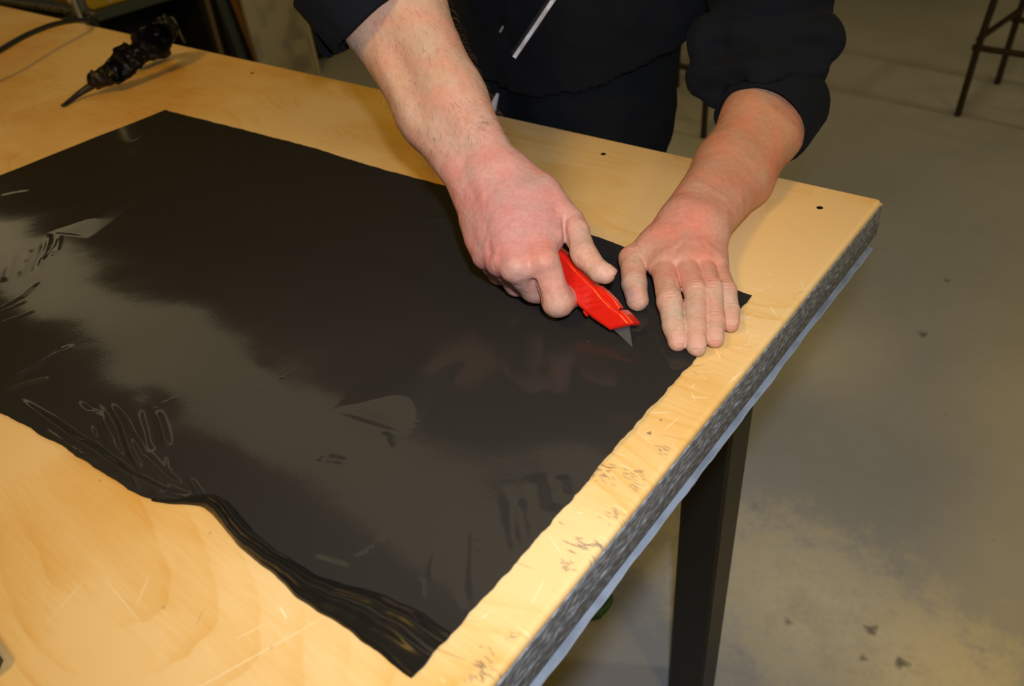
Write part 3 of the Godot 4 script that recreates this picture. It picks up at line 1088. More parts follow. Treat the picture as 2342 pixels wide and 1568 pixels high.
func person() -> void:
	var o := thing("person", "man in a black zip jacket with rolled sleeves, leaning over the bench to cut", "person", Vector3(-0.8, 0, -1.0))
	var skin := StandardMaterial3D.new()
	skin.vertex_color_use_as_albedo = true
	skin.roughness = 0.52
	skin.metallic_specular = 0.42
	skin.subsurf_scatter_enabled = true
	skin.subsurf_scatter_strength = 0.05
	skin.heightmap_enabled = true
	skin.heightmap_texture = bump_tex(noise(0.045, 5, 4, FastNoiseLite.TYPE_CELLULAR), 512)
	skin.heightmap_scale = 0.028
	triplanar(skin, Vector3(22, 22, 22))
	var out := bag()
	left_arm(out, Field.new(Vector3(-0.36, 0.893, -0.646), Vector3(-0.165, 0.975, -0.44), 0.0015))
	left_arm(out, Field.new(Vector3(-0.44, 0.893, -0.98), Vector3(-0.24, 1.06, -0.645), 0.003))
	right_arm(out, Field.new(Vector3(-0.471, 0.892, -0.56), Vector3(-0.262, 1.05, -0.375), 0.0016))
	right_arm(out, Field.new(Vector3(-0.80, 0.93, -0.70), Vector3(-0.4695, 1.24, -0.40), 0.003))
	trunk(out)
	var cols := PackedColorArray()
	var nb := noise(28.0, 2, 3)
	var nf := noise(220.0, 3, 2)
	var pinks := skin_regions()
	for v in out[0]:
		var c := SKIN_ARM
		for p in pinks:
			var a: Vector3 = p[0]
			var q: float = v.distance_squared_to(a) / (p[1] * p[1])
			if q < 5.0:
				c = c.lerp(p[2], exp(-q) * p[3])
		var k := nb.get_noise_3dv(v)
		c = Color(c.r * (1.0 + 0.12 * k), c.g * (1.0 - 0.16 * k), c.b * (1.0 - 0.18 * k))
		cols.append(c * (1.0 + 0.13 * nf.get_noise_3dv(v)))
	var body := part("body", arrays_mesh(out, cols), skin, o)
	nails(body)
	arm_hair(body)
	clothes(o)


func skin_regions() -> Array:
	var red := Color(0.54, 0.205, 0.16)
	var pink := Color(0.565, 0.28, 0.28)
	var pale := Color(0.54, 0.345, 0.265)
	var knuckle := Color(0.52, 0.21, 0.15)
	return [
		# right hand: pink back, redder knuckles, pale thumb
		[Vector3(-0.4498, 0.9955, -0.4899), 0.07, pink, 0.7], [Vector3(-0.3899, 0.9817, -0.4579), 0.06, pink, 0.95], [Vector3(-0.4140, 0.9693, -0.4423), 0.05, Color(0.54, 0.245, 0.24), 0.8],
		[Vector3(-0.3543, 0.9704, -0.4410), 0.018, knuckle, 0.6], [Vector3(-0.3455, 0.9394, -0.4452), 0.03, Color(0.55, 0.29, 0.22), 0.8],
		[Vector3(-0.3296, 0.9604, -0.4738), 0.02, pale, 0.8], [Vector3(-0.3096, 0.9528, -0.4671), 0.02, pale, 0.8], [Vector3(-0.3239, 0.9649, -0.4811), 0.008, red, 0.4], [Vector3(-0.3708, 0.9638, -0.4217), 0.006, pale, 0.8],
		# left arm and hand: browner arm, red back, pale fingers
		[Vector3(-0.3125, 0.9429, -0.7906), 0.10, Color(0.48, 0.205, 0.105), 0.9], [Vector3(-0.3151, 0.9218, -0.6941), 0.06, Color(0.52, 0.205, 0.125), 0.85], [Vector3(-0.2935, 0.9500, -0.5759), 0.06, red, 0.75], [Vector3(-0.2704, 0.9400, -0.5546), 0.045, Color(0.55, 0.235, 0.175), 0.8],
		[Vector3(-0.2570, 0.9200, -0.4999), 0.022, pale, 0.9], [Vector3(-0.2387, 0.9200, -0.5034), 0.022, pale, 0.9], [Vector3(-0.2291, 0.9200, -0.5168), 0.02, pale, 0.9], [Vector3(-0.2191, 0.9200, -0.5229), 0.018, pale, 0.9], [Vector3(-0.3109, 0.9200, -0.5158), 0.022, pale, 0.7],
		[Vector3(-0.2804, 0.9360, -0.5289), 0.010, knuckle, 0.6], [Vector3(-0.2674, 0.9360, -0.5315), 0.008, knuckle, 0.5], [Vector3(-0.2411, 0.9300, -0.5082), 0.008, knuckle, 0.25],
		[Vector3(-0.2360, 0.9160, -0.4642), 0.010, Color(0.57, 0.28, 0.2), 0.6], [Vector3(-0.2196, 0.9160, -0.4675), 0.010, Color(0.57, 0.28, 0.2), 0.6], [Vector3(-0.2111, 0.9160, -0.4831), 0.010, Color(0.57, 0.26, 0.2), 0.6], [Vector3(-0.2093, 0.9140, -0.5087), 0.010, Color(0.57, 0.24, 0.18), 0.7],
	]


func left_arm(out: Array, f: Field) -> void:
	var w1 := Vector3(-0.3117, 0.9360, -0.6133)
	var w2 := Vector3(-0.2875, 0.9330, -0.6114)
	var f1 := Vector3(-0.3326, 0.9636, -0.8095)
	var f2 := Vector3(-0.3104, 0.9474, -0.8169)
	var el := Vector3(-0.352, 1.005, -0.93)
	# forearm and palm
	f.add([[w1, 0.0225, Vector3(-0.3271, 0.9415, -0.7300), 0.0275], [w2, 0.0215, Vector3(-0.3037, 0.9256, -0.7317), 0.0265], [Vector3(-0.3271, 0.9415, -0.7300), 0.0275, f1, 0.031], [Vector3(-0.3037, 0.9256, -0.7317), 0.0265, f2, 0.031], [f1, 0.031, el, 0.04], [f2, 0.031, el, 0.04]], 0.007, 0.01)
	f.add([
		[Vector3(-0.3094, 0.9350, -0.6048), 0.019, Vector3(-0.2951, 0.9220, -0.5473), 0.0135], [Vector3(-0.3013, 0.9360, -0.6044), 0.018, Vector3(-0.2801, 0.9245, -0.5577), 0.0135], [Vector3(-0.2933, 0.9340, -0.6100), 0.018, Vector3(-0.2674, 0.9230, -0.5678), 0.0128], [Vector3(-0.2853, 0.9290, -0.6149), 0.017, Vector3(-0.2568, 0.9190, -0.5761), 0.0118],
		[Vector3(-0.3142, 0.9300, -0.5897), 0.019, Vector3(-0.3211, 0.9220, -0.5589), 0.016], [Vector3(-0.3163, 0.9260, -0.5726), 0.016, Vector3(-0.3035, 0.9200, -0.5548), 0.012],
	], 0.004, 0.012)
	var fingers := [
		[[Vector3(-0.2951, 0.9220, -0.5473), 0.0128], [Vector3(-0.2657, 0.9195, -0.5047), 0.0116], [Vector3(-0.2486, 0.9128, -0.4828), 0.0104], [Vector3(-0.2374, 0.9095, -0.4689), 0.0089]],
		[[Vector3(-0.2801, 0.9245, -0.5577), 0.0126], [Vector3(-0.2517, 0.9205, -0.5272), 0.0114], [Vector3(-0.2324, 0.9128, -0.4906), 0.0103], [Vector3(-0.2214, 0.9092, -0.4717), 0.0090]],
		[[Vector3(-0.2674, 0.9230, -0.5678), 0.0118], [Vector3(-0.2419, 0.9195, -0.5380), 0.0107], [Vector3(-0.2237, 0.9120, -0.5082), 0.0097], [Vector3(-0.2142, 0.9090, -0.4897), 0.0085]],
		[[Vector3(-0.2568, 0.9190, -0.5761), 0.0108], [Vector3(-0.2327, 0.9165, -0.5471), 0.0098], [Vector3(-0.2192, 0.9105, -0.5291), 0.0088], [Vector3(-0.2122, 0.9083, -0.5159), 0.0078]],
		[[Vector3(-0.3211, 0.9220, -0.5589), 0.016], [Vector3(-0.3298, 0.9190, -0.5485), 0.0138], [Vector3(-0.3096, 0.9145, -0.5177), 0.0124], [Vector3(-0.2957, 0.9115, -0.5008), 0.0105]],
	]
	for g in fingers:
		f.add([[g[0][0], g[0][1] * 0.95, g[1][0], g[1][1] * 0.93], [g[1][0], g[1][1] * 0.93, g[2][0], g[2][1] * 0.92], [g[2][0], g[2][1] * 0.92, g[3][0], g[3][1] * 0.96]], 0.0012, 0.0006)
	# knuckles, wrinkles over the joints, tendons and veins
	var up := Vector3(0.05, 1, 0.1).normalized()
	for k in 5:
		var g: Array = fingers[k]
		var axis: Vector3 = (g[2][0] - g[1][0]).normalized()
		var side := axis.cross(up).normalized()
		if k < 4:
			f.swell(g[0][0] + up * 0.011, g[0][0] + up * 0.011 + axis * 0.002, 0.008, 0.0018)
		f.swell(g[1][0] + up * 0.007, g[1][0] + up * 0.007, 0.008, 0.0008)
		for s in [-0.0055, -0.002, 0.002, 0.0055]:
			var p: Vector3 = g[1][0] + up * g[1][1] * 1.0 + axis * s
			f.swell(p - side * 0.0065, p + side * 0.0065, 0.0013, -0.0009)
		for s in [-0.002, 0.0015]:
			var p: Vector3 = g[2][0] + up * g[2][1] * 1.0 + axis * s
			f.swell(p - side * 0.005, p + side * 0.005, 0.0011, -0.0006)
		if k < 4:
			var wrist := Vector3(-0.2841, 0.9520, -0.5790)
			f.swell(g[0][0] + up * 0.0125, (g[0][0] + up * 0.012).lerp(wrist, 0.5), 0.0036, 0.0008)
	f.swell(Vector3(-0.3172, 0.9380, -0.5383), Vector3(-0.3060, 0.9280, -0.5283), 0.003, -0.0022)
	f.swell(Vector3(-0.2724, 0.9350, -0.5288), Vector3(-0.2641, 0.9280, -0.5174), 0.003, -0.0012)
	f.swell(Vector3(-0.2682, 0.9450, -0.5639), Vector3(-0.2514, 0.9320, -0.5301), 0.0022, 0.0008)
	f.swell(Vector3(-0.2640, 0.9400, -0.5759), Vector3(-0.2488, 0.9300, -0.5433), 0.0022, 0.0006)
	f.roughen(noise(55.0, 4, 4), 0.0006)
	# the fingertips press flat on the bench
	for iz in f.nz:
		for iy in 12:
			for ix in f.nx:
				var at := (iy * f.nz + iz) * f.nx + ix
				f.d[at] = maxf(f.d[at], TOP + 0.0012 - (f.lo.y + iy * f.c))
	f.nets(out)


func right_arm(out: Array, f: Field) -> void:
	var wa := Vector3(-0.4679, 0.9897, -0.4873)
	var wb := Vector3(-0.4486, 1.0014, -0.5038)
	var ma := Vector3(-0.5464, 1.0338, -0.5172)
	var mb := Vector3(-0.5258, 1.0505, -0.5349)
	var ta := Vector3(-0.6293, 1.1092, -0.5470)
	var tb := Vector3(-0.6047, 1.1245, -0.5645)
	var el := Vector3(-0.6516, 1.1495, -0.5818)
	f.add([[wa, 0.0215, ma, 0.0275], [wb, 0.0215, mb, 0.0285], [ma, 0.0275, ta, 0.0345], [mb, 0.0285, tb, 0.0365], [ta, 0.0345, el, 0.039], [tb, 0.0365, el, 0.039]], 0.007, 0.01)
	var im := Vector3(-0.3587, 0.9620, -0.4474)
	var mm := Vector3(-0.3759, 0.9599, -0.4313)
	var rm := Vector3(-0.3976, 0.9564, -0.4358)
	var pm := Vector3(-0.4204, 0.9509, -0.4420)
	# back of the hand
	f.add([
		[Vector3(-0.4429, 0.9974, -0.5047), 0.021, im, 0.0142], [Vector3(-0.4503, 0.9930, -0.4953), 0.021, mm, 0.0142], [Vector3(-0.4604, 0.9837, -0.4903), 0.020, rm, 0.0130], [Vector3(-0.4678, 0.9762, -0.4873), 0.019, pm, 0.0122],
		[Vector3(-0.4501, 0.9669, -0.4725), 0.0165, Vector3(-0.4351, 0.9575, -0.4575), 0.0145],
		[Vector3(-0.4390, 0.9934, -0.5159), 0.020, Vector3(-0.4070, 0.9830, -0.5109), 0.018], [Vector3(-0.4070, 0.9830, -0.5109), 0.018, Vector3(-0.3700, 0.9708, -0.5038), 0.0135],
		[Vector3(-0.4048, 0.9826, -0.4936), 0.02, Vector3(-0.3708, 0.9675, -0.4748), 0.0125], [Vector3(-0.3977, 0.9649, -0.4689), 0.02, Vector3(-0.3823, 0.9528, -0.4572), 0.016],
	], 0.005, 0.012)
	var fingers := [
		[[im, 0.0140], [Vector3(-0.3426, 0.9276, -0.4433), 0.0132], [Vector3(-0.3468, 0.9150, -0.4764), 0.0108], [Vector3(-0.3457, 0.9225, -0.4908), 0.009]],
		[[mm, 0.0142], [Vector3(-0.3729, 0.9269, -0.4495), 0.0118], [Vector3(-0.3695, 0.9074, -0.4755), 0.0105], [Vector3(-0.3659, 0.9115, -0.4894), 0.009]],
		[[rm, 0.0128], [Vector3(-0.3987, 0.9215, -0.4559), 0.0118], [Vector3(-0.3974, 0.9004, -0.4811), 0.010], [Vector3(-0.3938, 0.9033, -0.4958), 0.009]],
		[[pm, 0.0120], [Vector3(-0.4239, 0.9220, -0.4610), 0.0108], [Vector3(-0.4210, 0.9010, -0.4837), 0.0095], [Vector3(-0.4175, 0.9023, -0.4972), 0.008]],
		[[Vector3(-0.3700, 0.9708, -0.5038), 0.0135], [Vector3(-0.3571, 0.9677, -0.4954), 0.0118], [Vector3(-0.3351, 0.9607, -0.4759), 0.0108], [Vector3(-0.3124, 0.9553, -0.4673), 0.0092]],
	]
	for g in fingers:
		f.add([[g[0][0], g[0][1], g[1][0], g[1][1]], [g[1][0], g[1][1], g[2][0], g[2][1]], [g[2][0], g[2][1], g[3][0], g[3][1]]], 0.0018, 0.0014)
	# thumb tip, knuckle bumps, tendons, the crease by the thumb, wrinkles
	f.add([[Vector3(-0.3124, 0.9553, -0.4673), 0.0092, Vector3(-0.3069, 0.9541, -0.4671), 0.0076]], 0.002, 0.003)
	var eye := (Vector3(0, 1.32, 0) - Vector3(-0.3835, 0.9739, -0.4423)).normalized()
	f.swell(im + eye * 0.012, im + eye * 0.012, 0.011, 0.0022)
	f.swell(mm + eye * 0.012, mm + eye * 0.012, 0.008, 0.0026)
	f.swell(rm + eye * 0.011, rm + eye * 0.011, 0.007, 0.0018)
	f.swell(pm + eye * 0.011, pm + eye * 0.011, 0.007, 0.0016)
	f.swell(mm + eye * 0.014, Vector3(-0.4322, 0.9918, -0.4732), 0.0038, 0.0016)
	f.swell(rm + eye * 0.013, Vector3(-0.4403, 0.9885, -0.4710), 0.0036, 0.0014)
	f.swell(im + eye * 0.014, Vector3(-0.4198, 0.9946, -0.4786), 0.0045, 0.0010)
	f.swell(Vector3(-0.3998, 0.9667, -0.4296), Vector3(-0.4202, 0.9835, -0.4552), 0.005, -0.0022)
	f.swell(Vector3(-0.3836, 0.9675, -0.4292), Vector3(-0.4093, 0.9816, -0.4560), 0.005, -0.0016)
	f.swell(Vector3(-0.3633, 0.9664, -0.4350), Vector3(-0.3861, 0.9809, -0.4529), 0.007, -0.0016)
	f.swell(Vector3(-0.3665, 0.9777, -0.4926), Vector3(-0.3536, 0.9641, -0.4766), 0.0042, -0.0022)
	f.swell(Vector3(-0.3589, 0.9496, -0.4355), Vector3(-0.3525, 0.9338, -0.4347), 0.004, -0.0025)
	f.swell(Vector3(-0.3552, 0.9511, -0.4351), Vector3(-0.3475, 0.9540, -0.4377), 0.0022, -0.0009)
	f.swell(Vector3(-0.3586, 0.9550, -0.4357), Vector3(-0.3475, 0.9589, -0.4401), 0.0018, -0.0006)
	for s in 5:
		f.swell(Vector3(-0.3570, 0.9668, -0.4584).lerp(Vector3(-0.3597, 0.9710, -0.4743), s / 5.0), Vector3(-0.3534, 0.9592, -0.4672).lerp(Vector3(-0.3565, 0.9659, -0.4801), s / 5.0), 0.0013, -0.0009)
	for s in [-0.004, -0.001, 0.002, 0.005]:
		var ax: Vector3 = (fingers[4][3][0] - fingers[4][2][0]).normalized()
		var sd := ax.cross(eye).normalized()
		var p: Vector3 = fingers[4][2][0] + eye * 0.0105 + ax * s
		f.swell(p - sd * 0.007, p + sd * 0.007, 0.0012, -0.0008)
	# forearm muscle and the tendon line on its outer side
	f.swell(Vector3(-0.5716, 1.0909, -0.5107), Vector3(-0.5289, 1.0495, -0.4899), 0.010, -0.0030)
	f.swell(Vector3(-0.5885, 1.0862, -0.5051), Vector3(-0.5483, 1.0477, -0.4914), 0.010, 0.0018)
	f.swell(Vector3(-0.5534, 1.1133, -0.5395), Vector3(-0.5019, 1.0687, -0.5198), 0.02, 0.0020)
	f.swell(Vector3(-0.4614, 1.0170, -0.4853), Vector3(-0.4366, 0.9967, -0.4649), 0.006, 0.0016)
	f.swell(Vector3(-0.4744, 1.0121, -0.4850), Vector3(-0.4613, 0.9963, -0.4719), 0.006, -0.0014)
	f.roughen(noise(55.0, 14, 4), 0.0007)
	f.nets(out)


func trunk(out: Array) -> void:
	var f := Field.new(Vector3(-1.15, -0.02, -1.30), Vector3(-0.22, 1.78, -0.52), 0.014)
	var ls := Vector3(-0.37, 1.31, -0.99)
	var rs := Vector3(-0.73, 1.38, -0.86)
	f.add([
		[Vector3(-0.352, 1.005, -0.93), 0.042, ls, 0.055], [Vector3(-0.6516, 1.1495, -0.5818), 0.045, rs, 0.055], [ls, 0.06, Vector3(-0.55, 1.38, -0.94), 0.07], [rs, 0.06, Vector3(-0.55, 1.38, -0.94), 0.07],
		[Vector3(-0.50, 1.30, -0.96), 0.10, Vector3(-0.64, 0.98, -0.97), 0.10], [Vector3(-0.64, 1.32, -0.93), 0.10, Vector3(-0.76, 1.0, -0.97), 0.10],
		[Vector3(-0.64, 0.93, -0.97), 0.10, Vector3(-0.67, 0.48, -1.0), 0.065], [Vector3(-0.67, 0.48, -1.0), 0.06, Vector3(-0.70, 0.09, -1.06), 0.04], [Vector3(-0.80, 0.93, -0.97), 0.10, Vector3(-0.86, 0.48, -1.0), 0.065], [Vector3(-0.86, 0.48, -1.0), 0.06, Vector3(-0.92, 0.09, -1.06), 0.04],
		[Vector3(-0.56, 1.38, -0.93), 0.062, Vector3(-0.545, 1.49, -0.89), 0.056],
	], 0.012, 0.02)
	f.nets(out)
	# head, bent towards the knife
	var h := Field.new(Vector3(-0.68, 1.40, -1.02), Vector3(-0.40, 1.76, -0.66), 0.005)
	var c := Vector3(-0.54, 1.60, -0.87)
	var fw := Vector3(0.12, -0.5, 0.86).normalized()
	var rt := Vector3.UP.cross(fw).normalized()
	var hu := fw.cross(rt)
	h.add([[Vector3(-0.548, 1.44, -0.91), 0.058, Vector3(-0.545, 1.52, -0.89), 0.055], [c - fw * 0.03 + hu * 0.03, 0.082, c + fw * 0.015 + hu * 0.025, 0.076], [c + hu * 0.0 + fw * 0.02, 0.068, c - hu * 0.075 + fw * 0.055, 0.034]], 0.012, 0.02)
	h.add([[c + fw * 0.085 + hu * 0.01, 0.010, c + fw * 0.108 - hu * 0.028, 0.013], [c + fw * 0.085 - hu * 0.06 - rt * 0.016, 0.010, c + fw * 0.085 - hu * 0.06 + rt * 0.016, 0.010]], 0.004, 0.012)
	for s in [-1.0, 1.0]:
		h.add([[c + rt * s * 0.078 + hu * 0.012 - fw * 0.01, 0.012, c + rt * s * 0.082 - hu * 0.025 - fw * 0.004, 0.009]], 0.003, 0.006)
		h.swell(c + rt * s * 0.032 + fw * 0.085 + hu * 0.012, c + rt * s * 0.03 + fw * 0.085 + hu * 0.012, 0.018, -0.007)
		h.swell(c + rt * s * 0.014 + fw * 0.095 + hu * 0.032, c + rt * s * 0.05 + fw * 0.078 + hu * 0.032, 0.010, 0.004)
	h.swell(c + fw * 0.098 - hu * 0.06 - rt * 0.022, c + fw * 0.098 - hu * 0.06 + rt * 0.022, 0.004, -0.004)
	h.nets(out)


func nails(o: Node3D) -> void:
	var m := mat(Color(0.62, 0.36, 0.29), 0.28, 0.5)
	m.subsurf_scatter_enabled = true
	m.subsurf_scatter_strength = 0.1
	var rim := mat(Color(0.66, 0.55, 0.44), 0.5)
	# joint behind, fingertip, radius, up
	for g in [
		[Vector3(-0.2486, 0.9128, -0.4828), Vector3(-0.2374, 0.9095, -0.4689), 0.0093, Vector3(0.22, 1, 0.05), 0.9], [Vector3(-0.2324, 0.9128, -0.4906), Vector3(-0.2214, 0.9092, -0.4717), 0.0094, Vector3(0.12, 1, 0.05), 0.95], [Vector3(-0.2237, 0.9120, -0.5082), Vector3(-0.2142, 0.9090, -0.4897), 0.0089, Vector3(0.05, 1, 0.1), 0.92], [Vector3(-0.2192, 0.9105, -0.5291), Vector3(-0.2122, 0.9083, -0.5159), 0.0081, Vector3(0.1, 1, 0.1), 0.85], [Vector3(-0.3096, 0.9145, -0.5177), Vector3(-0.2957, 0.9115, -0.5008), 0.0109, Vector3(-0.35, 1, 0.15), 1.0],
		[Vector3(-0.3267, 0.9583, -0.4728), Vector3(-0.3069, 0.9541, -0.4671), 0.0085, Vector3(0.75, 0.62, -0.1), 0.9],
	]:
		var tip: Vector3 = g[1]
		var ax: Vector3 = (tip - g[0]).normalized()
		var up: Vector3 = (g[3] - ax * g[3].dot(ax)).normalized()
		var sd := ax.cross(up)
		var r: float = g[2]
		var L: float = 0.0068 * g[4]
		var b := bag()
		var pts := []
		var ns := []
		for i in 9:
			var u := (i / 8.0 - 0.5) * 2.0
			for j in 9:
				var v := (j / 8.0 - 0.5) * 2.0
				var round_ := 1.0 - 0.22 * pow(absf(u), 2.5)
				var a := u * 0.86 * (1.0 - 0.10 * maxf(0.0, -v))
				var n := up * cos(a) + sd * sin(a)
				var drop := 0.0 if v < 0.35 else pow((v - 0.35) / 0.65, 2.0) * 0.0022
				var edge := maxf(absf(u), absf(v))
				var lift := 0.0011 if edge < 0.99 else -0.0012
				var p: Vector3 = tip + ax * (0.0012 + v * L * round_) + n * (r + lift - drop)
				pts.append(p)
				ns.append((n + ax * (0.35 * maxf(0.0, v - 0.3))).normalized())
		for i in 8:
			for j in 8:
				var k := i * 9 + j
				tri(b, pts[k], pts[k + 1], pts[k + 10], ns[k], ns[k + 1], ns[k + 10])
				tri(b, pts[k], pts[k + 10], pts[k + 9], ns[k], ns[k + 10], ns[k + 9])
		part("fingernail", arrays_mesh(b), m, o, "pinkish fingernail")


func arm_hair(o: Node3D) -> void:
	var b := bag()
	var segs := [[Vector3(-0.4679, 0.9897, -0.4873), 0.0215, Vector3(-0.5464, 1.0338, -0.5172), 0.0275], [Vector3(-0.4486, 1.0014, -0.5038), 0.0215, Vector3(-0.5258, 1.0505, -0.5349), 0.0285], [Vector3(-0.5464, 1.0338, -0.5172), 0.0275, Vector3(-0.6310, 1.1087, -0.5448), 0.0365], [Vector3(-0.5258, 1.0505, -0.5349), 0.0285, Vector3(-0.6047, 1.1245, -0.5645), 0.0375]]
	for k in 1500:
		var s: Array = segs[k % 4]
		var t := rng.randf()
		if k % 4 < 2:
			t = 0.25 + 0.75 * t
		var ax: Vector3 = (s[0] - s[2]).normalized()
		var c: Vector3 = s[0].lerp(s[2], t)
		var r: float = lerpf(s[1], s[3], t)
		var q := Vector3(rng.randfn(), rng.randfn(), rng.randfn())
		var n := (q - ax * q.dot(ax)).normalized()
		if n.dot(Vector3(0.4, 0.8, 0.4)) < -0.2:
			continue
		var p := c + n * (r + 0.003)
		var inside := false
		for z in segs:
			var ab: Vector3 = z[2] - z[0]
			var tt := clampf((p - z[0]).dot(ab) / ab.length_squared(), 0.0, 1.0)
			if (p - z[0] - ab * tt).length() < lerpf(z[1], z[3], tt) + 0.002:
				inside = true
		if inside:
			continue
		var dir := (ax * 0.9 + n * 0.28 + n.cross(ax) * rng.randf_range(-0.6, 0.6)).normalized()
		var l := rng.randf_range(0.006, 0.016)
		var pts := [p - n * 0.0025, p + dir * l * 0.4 + n * 0.0004, p + dir * l * 0.75, p + dir * l - n * 0.001]
		tube(b, pts, [0.00007, 0.00006, 0.00005, 0.00002], 3)
	var h := part("arm_hair", arrays_mesh(b), mat(Color(0.14, 0.07, 0.03), 0.5), o, "fine brown hair on the right forearm")
	h.set_meta("kind", "stuff")


func clothes(o: Node3D) -> void:
	var cloth := mat(Color(0.0084, 0.0104, 0.0145), 0.95, 0.15)
	cloth.rim_enabled = true
	cloth.rim = 0.12
	cloth.rim_tint = 0.6
	cloth.heightmap_enabled = true
	cloth.heightmap_texture = bump_tex(noise(0.09, 6, 3), 512)
	cloth.heightmap_scale = 0.02
	triplanar(cloth, Vector3(14, 14, 14))
	# jacket: body, then the hem cut, then sleeves
	var f := Field.new(Vector3(-1.02, 0.84, -1.20), Vector3(-0.22, 1.52, -0.50), 0.006)
	f.add([
		[Vector3(-0.50, 1.30, -0.96), 0.13, Vector3(-0.645, 0.86, -0.955), 0.122], [Vector3(-0.64, 1.32, -0.93), 0.13, Vector3(-0.79, 0.86, -0.955), 0.125], [Vector3(-0.57, 1.31, -0.93), 0.13, Vector3(-0.69, 0.86, -0.95), 0.130],
	], 0.012, 0.02)
	var n := noise(7.0, 8, 3)
	f.roughen(n, 0.010, Vector3(1, 1, 1))
	f.cut(HEM_AT, HEM_N, 0.6)
	var ls := Vector3(-0.36, 1.31, -0.99)
	var rs := Vector3(-0.73, 1.38, -0.86)
	f.add([[ls, 0.075, Vector3(-0.55, 1.38, -0.95), 0.085], [rs, 0.075, Vector3(-0.55, 1.38, -0.94), 0.085], [rs, 0.072, Vector3(-0.6590, 1.1500, -0.5966), 0.064], [Vector3(-0.6605, 1.1502, -0.5949), 0.068, Vector3(-0.6280, 1.1028, -0.5490), 0.066],
		[Vector3(-0.57, 1.37, -0.98), 0.10, Vector3(-0.56, 1.42, -0.96), 0.085]], 0.012, 0.025)
	# left sleeve with its pushed-up rolls
	f.add([[ls, 0.078, Vector3(-0.37, 1.08, -0.91), 0.066], [Vector3(-0.37, 1.08, -0.91), 0.066, Vector3(-0.352, 1.0, -0.905), 0.058], [Vector3(-0.352, 1.0, -0.905), 0.056, Vector3(-0.3254, 0.9525, -0.8192), 0.048]], 0.008, 0.012)
	f.add([[Vector3(-0.3965, 1.0306, -0.8389), 0.034, Vector3(-0.2998, 1.0309, -0.8816), 0.031]], 0.003, 0.002)
	f.add([[Vector3(-0.3963, 0.9970, -0.8243), 0.027, Vector3(-0.3313, 1.0153, -0.8139), 0.026], [Vector3(-0.3313, 1.0153, -0.8139), 0.026, Vector3(-0.2995, 1.0111, -0.8638), 0.025]], 0.003, 0.0015)
	f.add([[Vector3(-0.3804, 0.9825, -0.8201), 0.021, Vector3(-0.3224, 1.0000, -0.8092), 0.021], [Vector3(-0.3224, 1.0000, -0.8092), 0.021, Vector3(-0.2966, 0.9934, -0.8582), 0.021]], 0.003, 0.0015)
	f.add([[Vector3(-0.3630, 0.9718, -0.8118), 0.017, Vector3(-0.3184, 0.9892, -0.8030), 0.017], [Vector3(-0.3184, 0.9892, -0.8030), 0.017, Vector3(-0.2895, 0.9718, -0.8522), 0.020]], 0.003, 0.0015)
	var lens := Vector3(0, 1.32, 0)
	var creases := [
		[Vector3(-0.2877, 1.1023, -0.5999), Vector3(-0.2683, 1.1047, -0.6096), Vector3(-0.2510, 1.1059, -0.6174), Vector3(-0.2279, 1.1061, -0.6263), Vector3(-0.2069, 1.1052, -0.6333)], [Vector3(-0.2780, 1.0842, -0.5976), Vector3(-0.2557, 1.0906, -0.6099), Vector3(-0.2345, 1.0947, -0.6199), Vector3(-0.2090, 1.0955, -0.6292)],
		[Vector3(-0.2845, 1.0745, -0.5906), Vector3(-0.2597, 1.0810, -0.6045), Vector3(-0.2418, 1.0857, -0.6137)], [Vector3(-0.2730, 1.0667, -0.5927), Vector3(-0.2449, 1.0725, -0.6073), Vector3(-0.2266, 1.0758, -0.6157), Vector3(-0.2079, 1.0796, -0.6237)], [Vector3(-0.2899, 1.1290, -0.6078), Vector3(-0.2890, 1.1132, -0.6031), Vector3(-0.2807, 1.1035, -0.6036)],
	]
	for line in creases:
		var on := []
		for q in smooth_path(line, 3):
			var p := f.meet(q, lens + (q - lens) * 1.9)
			if p.distance_to(lens) < 1.2:
				on.append(p)
		for k in on.size() - 1:
			if on[k].distance_to(on[k + 1]) < 0.028:
				f.swell(on[k], on[k + 1], 0.0105, -0.0095)
				var low := Vector3(0, -0.014, 0)
				f.swell(on[k] + low, on[k + 1] + low, 0.010, 0.003)
	f.cut(Vector3(-0.3214, 0.9542, -0.8099), (Vector3(-0.3188, 0.9384, -0.7502) - Vector3(-0.3224, 0.9545, -0.8155)).normalized(), 0.085)
	var cn := (Vector3(-0.5750, 1.1438, -0.5275) - Vector3(-0.6622, 1.0835, -0.5291)).cross(Vector3(-0.5897, 1.1470, -0.6017) - Vector3(-0.6622, 1.0835, -0.5291)).normalized()
	if cn.dot(Vector3(-0.5350, 1.0420, -0.5259) - Vector3(-0.6147, 1.1183, -0.5513)) < 0.0:
		cn = -cn
	f.cut(Vector3(-0.6248, 1.1164, -0.5470), cn, 0.14)
	f.hollow(Vector3(-0.3202, 0.9420, -0.7633), 0.0505, Vector3(-0.3246, 0.9592, -0.8225), 0.052)
	f.hollow(Vector3(-0.5864, 1.0906, -0.5407), 0.0555, Vector3(-0.6270, 1.1295, -0.5600), 0.058)
	# shallow crossing creases on the body
	f.swell(Vector3(-0.5120, 1.0813, -0.7388), Vector3(-0.4700, 0.9826, -0.7910), 0.02, -0.004)
	f.swell(Vector3(-0.6161, 1.0772, -0.6812), Vector3(-0.6203, 0.9914, -0.7123), 0.018, -0.004)
	f.roughen(noise(16.0, 10, 3), 0.003)
	var out := bag()
	f.nets(out)
	var jacket := part("jacket", arrays_mesh(out), cloth, o, "black zip jacket with rolled sleeves")
